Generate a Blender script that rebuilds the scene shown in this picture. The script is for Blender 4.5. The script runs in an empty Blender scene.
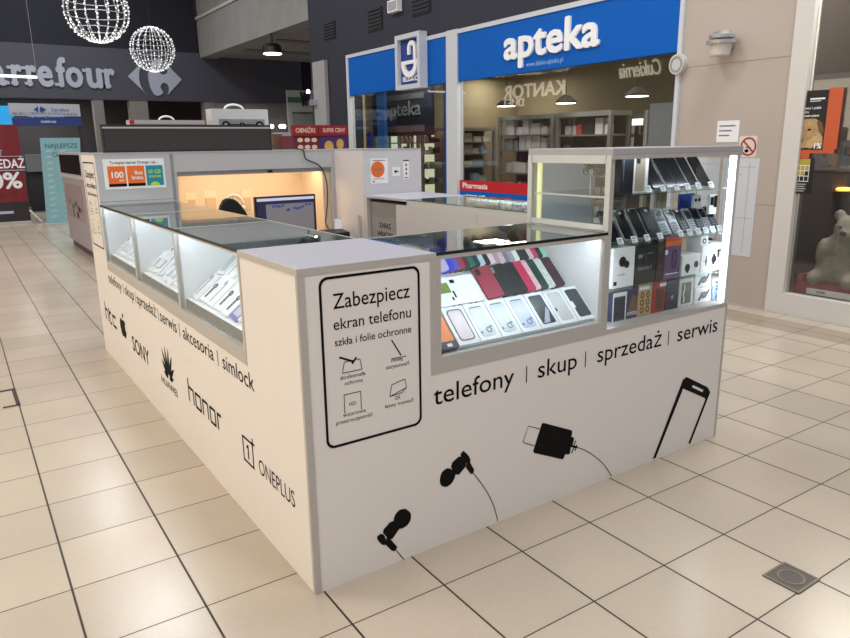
import bpy, math, random
from mathutils import Vector, Matrix
random.seed(7)
SC = bpy.context.scene
COL = SC.collection
PI = math.pi

# ------------------------------------------------------------------ camera
CAM = Vector((-0.7841, -1.7992, 1.3793))
MM = Matrix(((0.82619, 0.147671, -0.543695), (-0.563228, 0.193232, -0.80339), (-0.013578, 0.969977, 0.242819)))
F = 696.8
def ray(px, py):
    return MM @ Vector(((px-425)/F, (319-py)/F, -1.0))
def at(px, py, ax, v):
    d = ray(px, py); i = 'xyz'.index(ax)
    return CAM + d*((v-CAM[i])/d[i])
def proj(p):
    d = MM.transposed() @ (Vector(p)-CAM)
    return 425+F*d.x/-d.z, 319-F*d.y/-d.z

cd = bpy.data.cameras.new('camera'); cam = bpy.data.objects.new('camera', cd); COL.objects.link(cam)
cam.matrix_world = Matrix.Translation(CAM) @ MM.to_4x4()
cd.sensor_width = 36; cd.lens = 36*F/850; cd.clip_start = 0.05; cd.clip_end = 200
SC.camera = cam

# ------------------------------------------------------------------ materials
def lin(c):
    return tuple(((v/255)/12.92 if v/255 <= .04045 else ((v/255+.055)/1.055)**2.4) for v in c)
MATS = {}
def mat(name, col, rough=.5, metal=0.0, emit=0.0, ecol=None, var=.04, scale=30, spec=.5, bump=0.0):
    if name in MATS: return MATS[name]
    m = bpy.data.materials.new(name); m.use_nodes = True
    nt = m.node_tree; b = nt.nodes['Principled BSDF']
    c = lin(col)
    b.inputs['Roughness'].default_value = rough
    b.inputs['Metallic'].default_value = metal
    b.inputs['Specular IOR Level'].default_value = spec
    tc = nt.nodes.new('ShaderNodeTexCoord'); no = nt.nodes.new('ShaderNodeTexNoise')
    no.inputs['Scale'].default_value = scale; no.inputs['Detail'].default_value = 3
    nt.links.new(tc.outputs['Object'], no.inputs['Vector'])
    rp = nt.nodes.new('ShaderNodeMapRange')
    rp.inputs['To Min'].default_value = 1-var; rp.inputs['To Max'].default_value = 1+var
    nt.links.new(no.outputs['Fac'], rp.inputs['Value'])
    mx = nt.nodes.new('ShaderNodeVectorMath'); mx.operation = 'SCALE'
    mx.inputs[0].default_value = c
    nt.links.new(rp.outputs['Result'], mx.inputs['Scale'])
    nt.links.new(mx.outputs['Vector'], b.inputs['Base Color'])
    if bump:
        bp = nt.nodes.new('ShaderNodeBump'); bp.inputs['Strength'].default_value = bump
        nt.links.new(no.outputs['Fac'], bp.inputs['Height']); nt.links.new(bp.outputs['Normal'], b.inputs['Normal'])
    if emit:
        b.inputs['Emission Color'].default_value = (*lin(ecol or col), 1)
        b.inputs['Emission Strength'].default_value = emit
    MATS[name] = m
    return m
def glass(name, tint=(235, 242, 240), r0=.05, gain=.9, rough=0.0, power=4.5):
    m = bpy.data.materials.new(name); m.use_nodes = True
    nt = m.node_tree; nt.nodes.clear()
    out = nt.nodes.new('ShaderNodeOutputMaterial'); mix = nt.nodes.new('ShaderNodeMixShader')
    tr = nt.nodes.new('ShaderNodeBsdfTransparent'); gl = nt.nodes.new('ShaderNodeBsdfGlossy')
    tr.inputs['Color'].default_value = (*lin(tint), 1); gl.inputs['Roughness'].default_value = rough
    lw = nt.nodes.new('ShaderNodeLayerWeight'); lw.inputs['Blend'].default_value = .5
    pw = nt.nodes.new('ShaderNodeMath'); pw.operation = 'POWER'; pw.inputs[1].default_value = power
    ml = nt.nodes.new('ShaderNodeMath'); ml.operation = 'MULTIPLY_ADD'
    ml.inputs[1].default_value = gain; ml.inputs[2].default_value = r0
    nt.links.new(lw.outputs['Facing'], pw.inputs[0]); nt.links.new(pw.outputs[0], ml.inputs[0])
    nt.links.new(ml.outputs[0], mix.inputs[0]); nt.links.new(tr.outputs[0], mix.inputs[1]); nt.links.new(gl.outputs[0], mix.inputs[2])
    nt.links.new(mix.outputs[0], out.inputs['Surface'])
    MATS[name] = m
    return m

PANEL = mat('white_laminate', (232, 226, 222), .45, var=.02, scale=3)
GREYLAM = mat('grey_laminate', (172, 170, 174), .5, var=.02, scale=3)
LAV = mat('pale_grey_top', (178, 175, 184), .4, var=.02, scale=3)
ALU = mat('brushed_aluminium', (184, 178, 173), .5, .0, var=.04, scale=60)
ALUL = mat('pale_aluminium', (196, 196, 192), .4, .0, var=.03, scale=60)
BLACK = mat('black_vinyl', (13, 11, 11), .7, var=.05, spec=.15)
DKBLACK = mat('black_plastic', (18, 18, 21), .4)
CASEWH = mat('case_white', (240, 243, 246), .55, var=.02)
LEDM = mat('led_strip', (255, 255, 255), .5, emit=14, ecol=(236, 244, 255))
LEDCASE = mat('led_strip_case', (255, 255, 255), .5, emit=42, ecol=(232, 242, 255))
LEDY = mat('led_yellow', (240, 240, 190), .5, emit=.55, ecol=(238, 240, 160))
WHITE = mat('white_paper', (238, 238, 240), .6, var=.02)
CARD = mat('white_card', (242, 244, 246), .5, var=.03)
TAG = mat('price_card', (235, 240, 244), .5)
SCREEN = mat('phone_glass', (14, 17, 24), .12, spec=.6)
PHDARK = mat('phone_body_dark', (40, 42, 48), .3, .3)
PHSIL = mat('phone_body_silver', (175, 180, 185), .3, .5)
KEY = mat('phone_keys', (120, 125, 130), .4)
ORANGE = mat('orange_print', (236, 110, 40), .5)
TEAL = mat('teal_print', (25, 140, 160), .5)
LIME = mat('lime_print', (190, 220, 60), .5)
RED = mat('red_print', (190, 30, 40), .5)
BLUE = mat('blue_sign', (0, 92, 186), .65, var=.02, scale=2, spec=.2)
NAVYLOGO = mat('dark_blue_sign', (30, 60, 140), .45)
GLASS = glass('display_glass', (250, 252, 252), .03, .6)
GTOP = glass('counter_glass', (226, 234, 232), .07, .9, power=3.0)
GSHOP = glass('shop_glass', (236, 238, 236), .09, .9)
GSHELF = glass('shelf_glass', (243, 250, 248), .06, .6)

# ------------------------------------------------------------------ mesh builder
class MB:
    def __init__(s, frame=None):
        s.v = []; s.f = []; s.mi = []; s.fr = frame; s.m = 0
    def P(s, p):
        if s.fr is None: return Vector(p)
        O, R, U, N = s.fr
        return O + R*p[0] + U*p[1] + N*p[2]
    def add(s, pts, faces):
        b = len(s.v); s.v += [s.P(p) for p in pts]
        s.f += [[b+i for i in f] for f in faces]; s.mi += [s.m]*len(faces)
        return s
    def box(s, x0, x1, y0, y1, z0, z1):
        return s.add([(x0,y0,z0),(x1,y0,z0),(x1,y1,z0),(x0,y1,z0),(x0,y0,z1),(x1,y0,z1),(x1,y1,z1),(x0,y1,z1)],
            [(3,2,1,0),(4,5,6,7),(0,1,5,4),(1,2,6,5),(2,3,7,6),(3,0,4,7)])
    def hexa(s, p):      # 8 points, bottom ring then top ring
        return s.add(p, [(3,2,1,0),(4,5,6,7),(0,1,5,4),(1,2,6,5),(2,3,7,6),(3,0,4,7)])
    def prism(s, poly, w0, w1):   # polygon in (u,v) extruded along w
        n = len(poly)
        pts = [(a, b, w0) for a, b in poly]+[(a, b, w1) for a, b in poly]
        return s.add(pts, [tuple(range(n))[::-1], tuple(range(n, 2*n))]+[(i, (i+1) % n, n+(i+1) % n, n+i) for i in range(n)])
    def ring(s, outer, inner, w0, w1):
        n = len(outer)
        pts = [(a, b, w0) for a, b in outer]+[(a, b, w0) for a, b in inner]+[(a, b, w1) for a, b in outer]+[(a, b, w1) for a, b in inner]
        fs = []
        for i in range(n):
            j = (i+1) % n
            fs += [(i, n+i, n+j, j), (2*n+i, 2*n+j, 3*n+j, 3*n+i), (i, j, 2*n+j, 2*n+i), (n+i, 3*n+i, 3*n+j, n+j)]
        return s.add(pts, fs)
    def cyl(s, a, b, r0, r1=None, n=16):
        a, b = Vector(a), Vector(b); r1 = r0 if r1 is None else r1
        d = (b-a).normalized(); t = Vector((0,0,1)) if abs(d.z) < .9 else Vector((1,0,0))
        e = d.cross(t).normalized(); g = d.cross(e)
        pts = [a+(e*math.cos(2*PI*i/n)+g*math.sin(2*PI*i/n))*r0 for i in range(n)]+[b+(e*math.cos(2*PI*i/n)+g*math.sin(2*PI*i/n))*r1 for i in range(n)]
        return s.add(pts, [tuple(range(n)), tuple(range(n, 2*n))[::-1]]+[(i, n+i, n+(i+1) % n, (i+1) % n) for i in range(n)])
    def tube(s, pts, r, n=8, closed=False):
        pts = [Vector(p) for p in pts]; m = len(pts); rings = []; prev = None
        for i in range(m):
            if closed: d = pts[(i+1) % m]-pts[i-1]
            else: d = pts[min(i+1, m-1)]-pts[max(i-1, 0)]
            d.normalize()
            t = prev if prev is not None else (Vector((0,0,1)) if abs(d.z) < .9 else Vector((1,0,0)))
            e = (t-d*t.dot(d)).normalized(); prev = e; g = d.cross(e)
            rings += [pts[i]+(e*math.cos(2*PI*k/n)+g*math.sin(2*PI*k/n))*r for k in range(n)]
        fs = []
        for i in range(m if closed else m-1):
            j = (i+1) % m
            for k in range(n):
                l = (k+1) % n
                fs.append((i*n+k, i*n+l, j*n+l, j*n+k))
        if not closed: fs += [tuple(range(n))[::-1], tuple(range((m-1)*n, m*n))]
        return s.add(rings, fs)
    def lathe(s, prof, c, n=20, sx=1, sy=1):
        c = Vector(c); pts = []
        for r, z in prof: pts += [(c.x+r*sx*math.cos(2*PI*k/n), c.y+r*sy*math.sin(2*PI*k/n), c.z+z) for k in range(n)]
        fs = []
        for i in range(len(prof)-1):
            for k in range(n):
                l = (k+1) % n
                fs.append((i*n+k, i*n+l, (i+1)*n+l, (i+1)*n+k))
        m = len(prof)
        fs += [tuple(range(n))[::-1], tuple(range((m-1)*n, m*n))]
        return s.add(pts, fs)
    def ball(s, c, rx, ry=None, rz=None, n=12, h=8):
        ry = ry or rx; rz = rz or rx
        prof = [(math.sin(PI*i/h) if 0 < i < h else .001, -math.cos(PI*i/h)) for i in range(h+1)]
        c = Vector(c); pts = []
        for r, z in prof: pts += [(c.x+r*rx*math.cos(2*PI*k/n), c.y+r*ry*math.sin(2*PI*k/n), c.z+z*rz) for k in range(n)]
        fs = []
        for i in range(h):
            for k in range(n):
                l = (k+1) % n
                fs.append((i*n+k, i*n+l, (i+1)*n+l, (i+1)*n+k))
        return s.add(pts, fs)

def rrect(x0, x1, y0, y1, r, k=5):
    r = min(r, (x1-x0)/2-1e-5, (y1-y0)/2-1e-5); out = []
    for cx, cy, a in ((x1-r, y0+r, -PI/2), (x1-r, y1-r, 0), (x0+r, y1-r, PI/2), (x0+r, y0+r, PI)):
        for i in range(k+1):
            t = a+PI/2*i/k; out.append((cx+r*math.cos(t), cy+r*math.sin(t)))
    return out
def ell(cx, cy, rx, ry, rot=0, n=28):
    out = []
    for i in range(n):
        a = 2*PI*i/n; x, y = rx*math.cos(a), ry*math.sin(a)
        out.append((cx+x*math.cos(rot)-y*math.sin(rot), cy+x*math.sin(rot)+y*math.cos(rot)))
    return out

LOCAL = set()      # things whose parts are built in their own coordinates
def rootloc(o):
    p = Vector((0,0,0))
    r = o
    while r.parent is not None: r = r.parent
    if r.name in LOCAL: return p
    while o is not None:
        p = p+o.location; o = o.parent
    return p
def link(name, me, parent=None, label=None):
    o = bpy.data.objects.new(name, me); COL.objects.link(o)
    if parent is not None: o.parent = parent
    if label: o['label'] = label
    return o
def obj(name, mb, m, parent=None, label=None, smooth=False, bev=0, local=False):
    off = Vector((0,0,0)) if local or parent is None else rootloc(parent)
    me = bpy.data.meshes.new(name)
    me.from_pydata([tuple(p-off) for p in mb.v], [], mb.f)
    ms = m if isinstance(m, (list, tuple)) else [m]
    for x in ms: me.materials.append(x)
    if len(ms) > 1: me.polygons.foreach_set('material_index', mb.mi)
    if smooth: me.polygons.foreach_set('use_smooth', [True]*len(me.polygons))
    import bmesh
    bm = bmesh.new(); bm.from_mesh(me); bmesh.ops.recalc_face_normals(bm, faces=bm.faces); bm.to_mesh(me); bm.free()
    o = link(name, me, parent, label)
    if bev:
        md = o.modifiers.new('bevel', 'BEVEL'); md.width = bev; md.segments = 2; md.limit_method = 'ANGLE'
    return o
def tag(o, label=None, cat=None, group=None, kind=None):
    if label: o['label'] = label
    if cat: o['category'] = cat
    if group: o['group'] = group
    if kind: o['kind'] = kind
    return o
def thing(name, loc, label, cat, group=None, rot=(0,0,0)):
    o = bpy.data.objects.new(name, None); COL.objects.link(o); o.empty_display_size = .05
    o.location = loc; o.rotation_euler = rot
    return tag(o, label, cat, group)
def struct(name, mb, m, parent=None, label=None, **k):
    o = obj(name, mb, m, parent, **k)
    o['kind'] = 'structure'
    if label: o['label'] = label
    return o
def copy_tree(o, parent=None):
    c = o.copy(); COL.objects.link(c); c.parent = parent
    for ch in list(o.children): copy_tree(ch, c)
    return c

# planes: (origin, right, up, normal towards the viewer)
X, Y, Z = Vector((1,0,0)), Vector((0,1,0)), Vector((0,0,1))
FRONT = (Vector((0,0,0)), X, Z, -Y)
LEFT = (Vector((0,0,0)), -Y, Z, -X)
def fy(y): return (Vector((0,y,0)), X, Z, -Y)
def fx(x): return (Vector((x,0,0)), -Y, Z, -X)
def uv(fr, px, py):
    O, R, U, N = fr
    d = ray(px, py); p = CAM + d*((O-CAM).dot(N)/d.dot(N))-O
    return p.dot(R), p.dot(U)
def ucol(fr, px, z):
    """where the height z of a plane is seen at picture column px"""
    O, R, U, N = fr
    T = MM.transposed(); A = T @ (O+U*z-CAM); B = T @ R; q = px-425
    return -(F*A.x+q*A.z)/(F*B.x+q*B.z)

TXT = {}
def text_mesh(s, bold=0.0):
    k = (s, bold)
    if k not in TXT:
        c = bpy.data.curves.new('t', 'FONT'); c.body = s; c.offset = bold; c.resolution_u = 3
        o = bpy.data.objects.new('t', c); COL.objects.link(o)
        dg = bpy.context.evaluated_depsgraph_get()
        me = bpy.data.meshes.new_from_object(o.evaluated_get(dg))
        TXT[k] = ([tuple(v.co[:2]) for v in me.vertices], [tuple(p.vertices) for p in me.polygons])
        bpy.data.objects.remove(o); bpy.data.curves.remove(c); bpy.data.meshes.remove(me)
    return TXT[k]
def put_text(mb, s, u0, u1, base, asc, w0=.0008, thick=0, bold=0.0, skew=0.0):
    sy = asc/.682; d = bold*sy
    if bold:
        for i, (a, b) in enumerate(((0,0),(1,0),(-1,0),(0,1),(0,-1),(.7,.7),(-.7,.7),(.7,-.7),(-.7,-.7))):
            text_one(mb, s, u0+d+a*d, u1-d+a*d, base+b*d, asc, w0, thick+i*2e-5, skew)
    else: text_one(mb, s, u0, u1, base, asc, w0, thick, skew)
    return mb
def text_one(mb, s, u0, u1, base, asc, w0, thick, skew):
    """text between u0 and u1, baseline base, ascender height asc (0.682 of the em)"""
    vs, fs = text_mesh(s, 0.0)
    xs = [v[0] for v in vs]; a, b = min(xs), max(xs)
    sx = (u1-u0)/(b-a); sy = asc/.682
    pts = [(u0+(x-a)*sx+skew*y*sy, base+y*sy, w0+thick) for x, y in vs]
    mb.add(pts, fs)
    if thick > .001:
        edge = {}
        for f in fs:
            for i in range(len(f)):
                e = (f[i], f[(i+1) % len(f)])
                if (e[1], e[0]) in edge: del edge[(e[1], e[0])]
                else: edge[e] = 1
        bs = [(u0+(x-a)*sx+skew*y*sy, base+y*sy, w0) for x, y in vs]
        n = len(vs)
        mb.add(pts+bs, [(p, q, n+q, n+p) for p, q in edge])
    return mb

# ================================================================== SETTING
S = 1/3
def floor_mat():
    m = bpy.data.materials.new('floor_tiles'); m.use_nodes = True
    nt = m.node_tree; b = nt.nodes['Principled BSDF']; L = nt.links.new
    def N(t, **k):
        n = nt.nodes.new(t)
        for a, v in k.items(): setattr(n, a, v)
        return n
    def M(op, a, b_=None, c=None):
        n = N('ShaderNodeMath', operation=op)
        for i, v in enumerate((a, b_, c)):
            if v is None: continue
            if isinstance(v, (int, float)): n.inputs[i].default_value = v
            else: L(v, n.inputs[i])
        return n.outputs[0]
    tc = N('ShaderNodeTexCoord'); mp = N('ShaderNodeMapping')
    mp.inputs['Scale'].default_value = (1/S, 1/S, 1); mp.inputs['Rotation'].default_value = (0, 0, .009406)
    mp.inputs['Location'].default_value = (-.031156/S, .189757/S, 0)
    L(tc.outputs['Object'], mp.inputs['Vector'])
    sp = N('ShaderNodeSeparateXYZ'); L(mp.outputs[0], sp.inputs[0])
    def line(o, w):       # 1 on the joint
        fr = M('FRACT', M('ADD', o, 100.0)); d = M('MINIMUM', fr, M('SUBTRACT', 1.0, fr))
        return M('LESS_THAN', d, w)
    lx = line(sp.outputs[0], .0105); ly = line(sp.outputs[1], .0068)
    joint = M('MAXIMUM', lx, ly)
    cx = M('FLOOR', M('ADD', sp.outputs[0], 100.0)); cy = M('FLOOR', M('ADD', sp.outputs[1], 100.0))
    cb = N('ShaderNodeCombineXYZ'); L(cx, cb.inputs[0]); L(cy, cb.inputs[1])
    wn = N('ShaderNodeTexWhiteNoise'); wn.noise_dimensions = '3D'; L(cb.outputs[0], wn.inputs['Vector'])
    n1 = N('ShaderNodeTexNoise'); n1.inputs['Scale'].default_value = 1.6; n1.inputs['Detail'].default_value = 2
    L(tc.outputs['Object'], n1.inputs['Vector'])
    n2 = N('ShaderNodeTexNoise'); n2.inputs['Scale'].default_value = 60; n2.inputs['Detail'].default_value = 4
    L(tc.outputs['Object'], n2.inputs['Vector'])
    f = M('ADD', M('MULTIPLY', wn.outputs['Value'], .10), M('ADD', M('MULTIPLY', n1.outputs['Fac'], .22), M('MULTIPLY', n2.outputs['Fac'], .10)))
    f = M('ADD', f, .76)
    base = N('ShaderNodeVectorMath', operation='SCALE'); base.inputs[0].default_value = lin((192, 178, 160)); L(f, base.inputs['Scale'])
    # darker border course along the shop fronts
    bd = M('MULTIPLY', M('GREATER_THAN', sp.outputs[0], 12.5), M('LESS_THAN', sp.outputs[0], 13.5))
    bm = N('ShaderNodeMix', data_type='RGBA'); bm.inputs['B'].default_value = (*lin((152, 134, 114)), 1)
    L(M('MULTIPLY', bd, .8), bm.inputs['Factor']); L(base.outputs[0], bm.inputs['A'])
    mx = N('ShaderNodeMix', data_type='RGBA'); L(joint, mx.inputs['Factor'])
    L(bm.outputs['Result'], mx.inputs['A']); mx.inputs['B'].default_value = (*lin((46, 33, 27)), 1)
    L(mx.outputs['Result'], b.inputs['Base Color'])
    ro = M('ADD', .23, M('MULTIPLY', joint, .4))
    L(ro, b.inputs['Roughness'])
    b.inputs['Specular IOR Level'].default_value = .5
    bp = N('ShaderNodeBump'); bp.inputs['Strength'].default_value = .15; bp.inputs['Distance'].default_value = .002
    L(M('SUBTRACT', 1.0, joint), bp.inputs['Height']); L(bp.outputs['Normal'], b.inputs['Normal'])
    return m
FLOOR = floor_mat()
WBEIGE = mat('beige_wall_slabs', (182, 169, 159), .55, var=.05, scale=1.2)
WNAVY = mat('navy_wall', (40, 40, 54), .7, var=.05, scale=2)
FASCIA = mat('grey_blue_fascia', (74, 74, 86), .6, var=.04, scale=1)
FASCIAD = mat('dark_upper_wall', (17, 20, 36), .7)
CONC = mat('concrete', (142, 140, 138), .85, var=.18, scale=3)
SLAB = mat('slab_underside', (122, 116, 104), .85, var=.2, scale=2)
FRAMEW = mat('white_shop_frame', (214, 208, 202), .45, var=.02)
OLIVE = mat('olive_brown_wall', (138, 124, 98), .8, var=.06, scale=2)
DARKIN = mat('dark_shop_inside', (62, 54, 52), .8, var=.1, scale=4)
CEIL = mat('hall_ceiling', (150, 150, 152), .8)
SIGNW = mat('white_sign_letters', (246, 246, 248), .45)
SIGNG = mat('silver_sign_letters', (176, 182, 198), .4)
LAMPM = mat('lamp_lens', (255, 255, 255), .4, emit=6, ecol=(255, 246, 232))

struct('floor', MB().box(-4.5, 10.5, -5, 18.5, -.12, 0), FLOOR)
struct('ceiling', MB().box(-4.5, 10.5, -5, 18.5, 6.0, 6.15), CEIL)

# right wall of the hall, its visible face at x = 4.75
WX = 4.75
RW = fx(WX)
w = MB(); w.box(WX, WX+.25, 1.29, 2.29, 0, 6); struct('wall_right', w, WBEIGE)
w = MB()
w.box(WX, WX+.25, 2.29, 8.5, 2.70, 6); w.box(WX, WX+.25, 8.5, 9.78, 0, 6); w.box(WX, WX+.25, -5, 1.29, 3.05, 6)
w.box(WX+.25, 10.4, 9.62, 9.78, 0, 6)
struct('wall_navy', w, WNAVY)
# hairline joint between wall slabs
w = MB()
for z in (.86, 2.0, 3.1): w.box(WX-.0015, WX, 1.29, 2.29, z, z+.004)
struct('trim_slabs', w, mat('slab_joint', (150, 136, 126), .8))

# back wall: upper dark wall, fascia of the supermarket and the shop behind it
BY = 15.8
BK = fy(BY)
w = MB(); w.box(-4.5, 4.7, BY, BY+.3, 3.56, 6); struct('wall_back_upper', w, FASCIAD)
w = MB(); w.box(-4.5, 7.35, BY, BY+.3, 2.46, 3.56); struct('wall_back', w, FASCIA)
w = MB(); w.box(-4.5, 10.4, BY+2.4, BY+2.6, 0, 2.9); struct('wall_back_shop', w, mat('shop_depth', (66, 62, 64), .8))
w = MB(); w.box(-4.5, 7.35, BY+.3, BY+2.4, 2.7, 2.8); struct('ceiling_shop', w, mat('shop_ceiling', (70, 70, 74), .8))
w = MB()
for a, b in ((95, 105), (131, 149), (205, 216)):
    x0, x1 = at(a, 115, 'y', BY).x, at(b, 115, 'y', BY).x
    w.box(x0, x1, BY+.02, BY+.28, 0, 2.46)
struct('wall_pillars', w, mat('grey_pillar', (128, 124, 120), .7))
w = MB(); w.box(at(216, 110, 'y', BY).x, 7.3, BY+.05, BY+.25, 0, 2.46)
struct('wall_passage', w, mat('pale_passage_wall', (128, 124, 124), .7, var=.06))
w = MB(); w.box(7.35, 10.4, BY, BY+.3, 2.5, 3.5); struct('wall_passage_dark', w, mat('black_wall', (22, 20, 26), .8))
w = MB(); w.box(7.35, 10.4, BY+.4, BY+.5, 0, 2.5); struct('wall_passage_end', w, mat('grey_end_wall', (138, 138, 138), .8))

# concrete mezzanine edge and its underside
w = MB(); w.box(WX, WX+.4, 9.78, BY+.3, 3.46, 4.3); w.box(WX+.4, 10.4, 9.78, BY+.3, 3.50, 3.7)
w.box(WX+.03, WX+.2, 9.78, BY+.3, 4.36, 6)
struct('ceiling_mezzanine', w, CONC)
w = MB()
for y in (10.6, 12.3, 14): w.box(WX+.42, 10.3, y, y+.3, 3.47, 3.5)
struct('trim_mezzanine', w, SLAB)
w = MB(); w.box(WX-.04, WX, 9.78, BY+.28, 4.30, 4.355); struct('trim_ledge', w, ALUL)

# ---- opposite side of the hall (seen only as reflections)
OX = -4.2
w = MB(); w.box(OX-.3, OX, -5, 18.5, 0, 6); struct('wall_left', w, mat('opposite_facade', (150, 136, 112), .6, var=.05))
OPP = (Vector((OX, 0, 0)), Y, Z, X)
def vuv(px, py):           # point on the opposite wall seen mirrored in the pharmacy glass
    p = at(px, py, 'x', 2*WX-OX); return p.y, p.z
LIT = mat('lit_letters', (255, 250, 235), .5, emit=1.7, ecol=(255, 244, 220))
t = thing('exchange_office_sign', (OX, 8, 2), 'lit white lettering of the exchange office, mirrored in the pharmacy glass', 'sign')
m_ = MB(OPP); a = vuv(565, 94); b = vuv(504, 104)
put_text(m_, 'KANTOR', a[0], b[0], a[1], vuv(563, 80)[1]-a[1], .01, .03, .012)
obj('large_lettering', m_, LIT, t)
m_ = MB(OPP); a2 = vuv(524, 106); b2 = vuv(503, 110)
put_text(m_, 'DUET', a2[0], b2[0], a2[1], vuv(524, 98)[1]-a2[1], .01, .03, .01)
obj('small_lettering', m_, LIT, t)
t = thing('confectionery_sign', (OX, 5, 2), 'lit cream script lettering of a cake shop, mirrored in the pharmacy glass', 'sign')
m_ = MB(OPP); a = vuv(662, 74); b = vuv(620, 81)
put_text(m_, 'Cukiernia', a[0], b[0], a[1], vuv(662, 58)[1]-a[1], .01, .03, .0, .25)
obj('lettering', m_, LIT, t)
# lit shop windows over there
LITW = mat('lit_shop_window', (255, 236, 205), .5, emit=1.6, ecol=(255, 241, 218))
k = 0
for y0, y1 in ((-3.6, -.2), (.4, 3.6), (4.2, 7.2)):
    k += 1
    w = MB(); w.box(OX, OX+.02, y0, y1, .3, 2.5); s_ = struct('window_%d' % (k+10), w, LITW)
    w = MB(OPP); w.ring([(y0-.06,.2),(y1+.06,.2),(y1+.06,2.6),(y0-.06,2.6)], [(y0,.3),(y1,.3),(y1,2.5),(y0,2.5)], 0, .05)
    obj('window_frame', w, FRAMEW, s_)

# ---- pet shop window on the right
w = MB(RW)
u0 = -1.29
w.box(-1.29, -1.15, 0, 3.05, -.06, .03)
w.box(-1.15, 5, 0, .17, -.06, .03); w.box(-1.15, 5, 2.9, 3.05, -.06, .03)
s_ = struct('window_1', w, FRAMEW)
w = MB(RW); w.box(-1.15, 5, .17, 2.9, -.03, -.022); obj('window_pane', w, GSHOP, s_)
w = MB(); w.box(6.6, 6.7, -5, 1.2, 0, 3.0); w.box(4.85, 6.6, 1.2, 1.28, 0, 3.0); w.box(4.78, 6.6, -5, 1.2, .0, .16)
w.box(4.85, 6.6, -5, 1.2, 2.95, 3.04)
struct('wall_shop_inside', w, DARKIN)
w = MB(); p0, p1 = at(800, 60, 'x', 5.2), at(824, 60, 'x', 5.2)
w.box(5.2, 5.24, p1.y, p0.y, .16, 2.95); struct('trim_shop_inside', w, mat('grey_shop_panel', (118, 112, 108), .6))

# ---- pharmacy front
PY0, PY1 = at(457, 120, 'x', WX-.05).y, at(446.3, 120, 'x', WX-.05).y
w = MB(); w.box(WX-.05, WX+.05, PY0, PY1, 0, 2.75); struct('trim_post', w, mat('white_post', (205, 208, 214), .4))
w = MB(); w.box(WX-.04, WX+.05, 8.36, 8.43, 0, 2.74); w.box(WX-.03, WX+.05, 2.285, 2.325, 0, 2.74); struct('trim_edge_posts', w, mat('white_post', (205,208,214)))
w = MB(); w.box(WX-.045, WX+.05, 2.3, 8.42, 2.695, 2.744); struct('trim_header', w, mat('white_post', (205,208,214)))
k = 1
for y0, y1 in ((2.325, 5.64), (5.85, 8.45)):
    k += 1
    w = MB(); w.box(WX-.02, WX+.03, y0, y1, 0, .08); s_ = struct('window_%d' % k, w, FRAMEW)
    w = MB(); w.box(WX, WX+.01, y0, y1, .08, 2.14); obj('window_pane', w, GSHOP, s_)
w = MB(); y0, y1 = at(383, 120, 'x', WX).y, at(376, 120, 'x', WX).y
w.box(WX+.02, WX+.07, y0, y1, 0, 2.14); w.box(WX+.02, WX+.06, 5.85, 5.91, 0, 2.14)
struct('trim_blue_mullions', w, mat('blue_mullion', (30, 96, 180), .45))
# inside
w = MB(); w.box(9.3, 9.4, 2.3, 9.62, 0, 2.7); w.box(4.9, 9.3, 2.3, 2.36, 0, 2.7); w.box(4.95, 9.3, 9.55, 9.62, 0, 2.7)
struct('wall_pharmacy', w, OLIVE)
w = MB(); w.box(4.85, 9.4, 2.3, 9.62, 2.70, 2.78); struct('ceiling_pharmacy', w, mat('pharmacy_ceiling', (96, 88, 72), .8))

# ================================================================== PHARMACY THINGS
t = thing('pharmacy_fascia_sign', (WX, 5, 2.14), 'long blue fascia board with white raised letters above the pharmacy windows', 'sign')
w = MB(); w.box(WX-.03, WX+.04, 2.325, PY0, 2.14, 2.695); w.box(WX-.03, WX+.04, PY1, 8.36, 2.14, 2.695)
obj('board', w, BLUE, t)
fr = fx(WX-.031)
m_ = MB(fr); a = uv(fr, 505, 62); b = uv(fr, 600, 50); c = uv(fr, 567, 21)
put_text(m_, 'apteka', a[0], b[0], 2.305, .305, 0, .025, .028)
obj('lettering', m_, SIGNW, t, 'raised white lettering "apteka"')
m_ = MB(fr); a = uv(fr, 526, 66); b = uv(fr, 563, 60)
put_text(m_, 'www.blisko-apteka.pl', a[0], b[0], a[1]-.01, .05, 0.001)
obj('web_address', m_, mat('pale_blue_letters', (150, 190, 235), .5), t, 'small pale web address')

t = thing('hanging_pharmacy_sign', (WX, 6.7, 2.1), 'white framed upright sign with a looped white letter on dark blue', 'sign')
fr = fx(WX-.16)
y1, y0 = -uv(fr, 395, 60)[0], -uv(fr, 419.5, 60)[0]
w = MB(fr); w.ring([(-y1,2.11),(-y0,2.11),(-y0,2.81),(-y1,2.81)], [(-y1+.06,2.17),(-y0-.06,2.17),(-y0-.06,2.75),(-y1+.06,2.75)], -.125, 0)
obj('frame', w, mat('white_post', (205,208,214)), t)
w = MB(fr); w.box(-y1+.055, -y0-.055, 2.165, 2.755, -.12, -.06); obj('panel', w, NAVYLOGO, t)
m_ = MB(fr)
cx = -(y0+y1)/2-.0
def arc(cx, cy, rx, ry, a0, a1, wd, n=20):
    o = [(cx+rx*math.cos(a0+(a1-a0)*i/n), cy+ry*math.sin(a0+(a1-a0)*i/n)) for i in range(n+1)]
    i_ = [(cx+(rx-wd)*math.cos(a0+(a1-a0)*i/n), cy+(ry-wd)*math.sin(a0+(a1-a0)*i/n)) for i in range(n+1)]
    return o+i_[::-1]
m_.prism(arc(cx, 2.43, .19, .17, PI, 2*PI, .075), -.06, -.03)
m_.box(cx-.19, cx+.215, 2.43, 2.475, -.06, -.03)
m_.prism(arc(cx+.06, 2.62, .10, .10, -.0, PI, .055), -.06, -.03)
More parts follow.
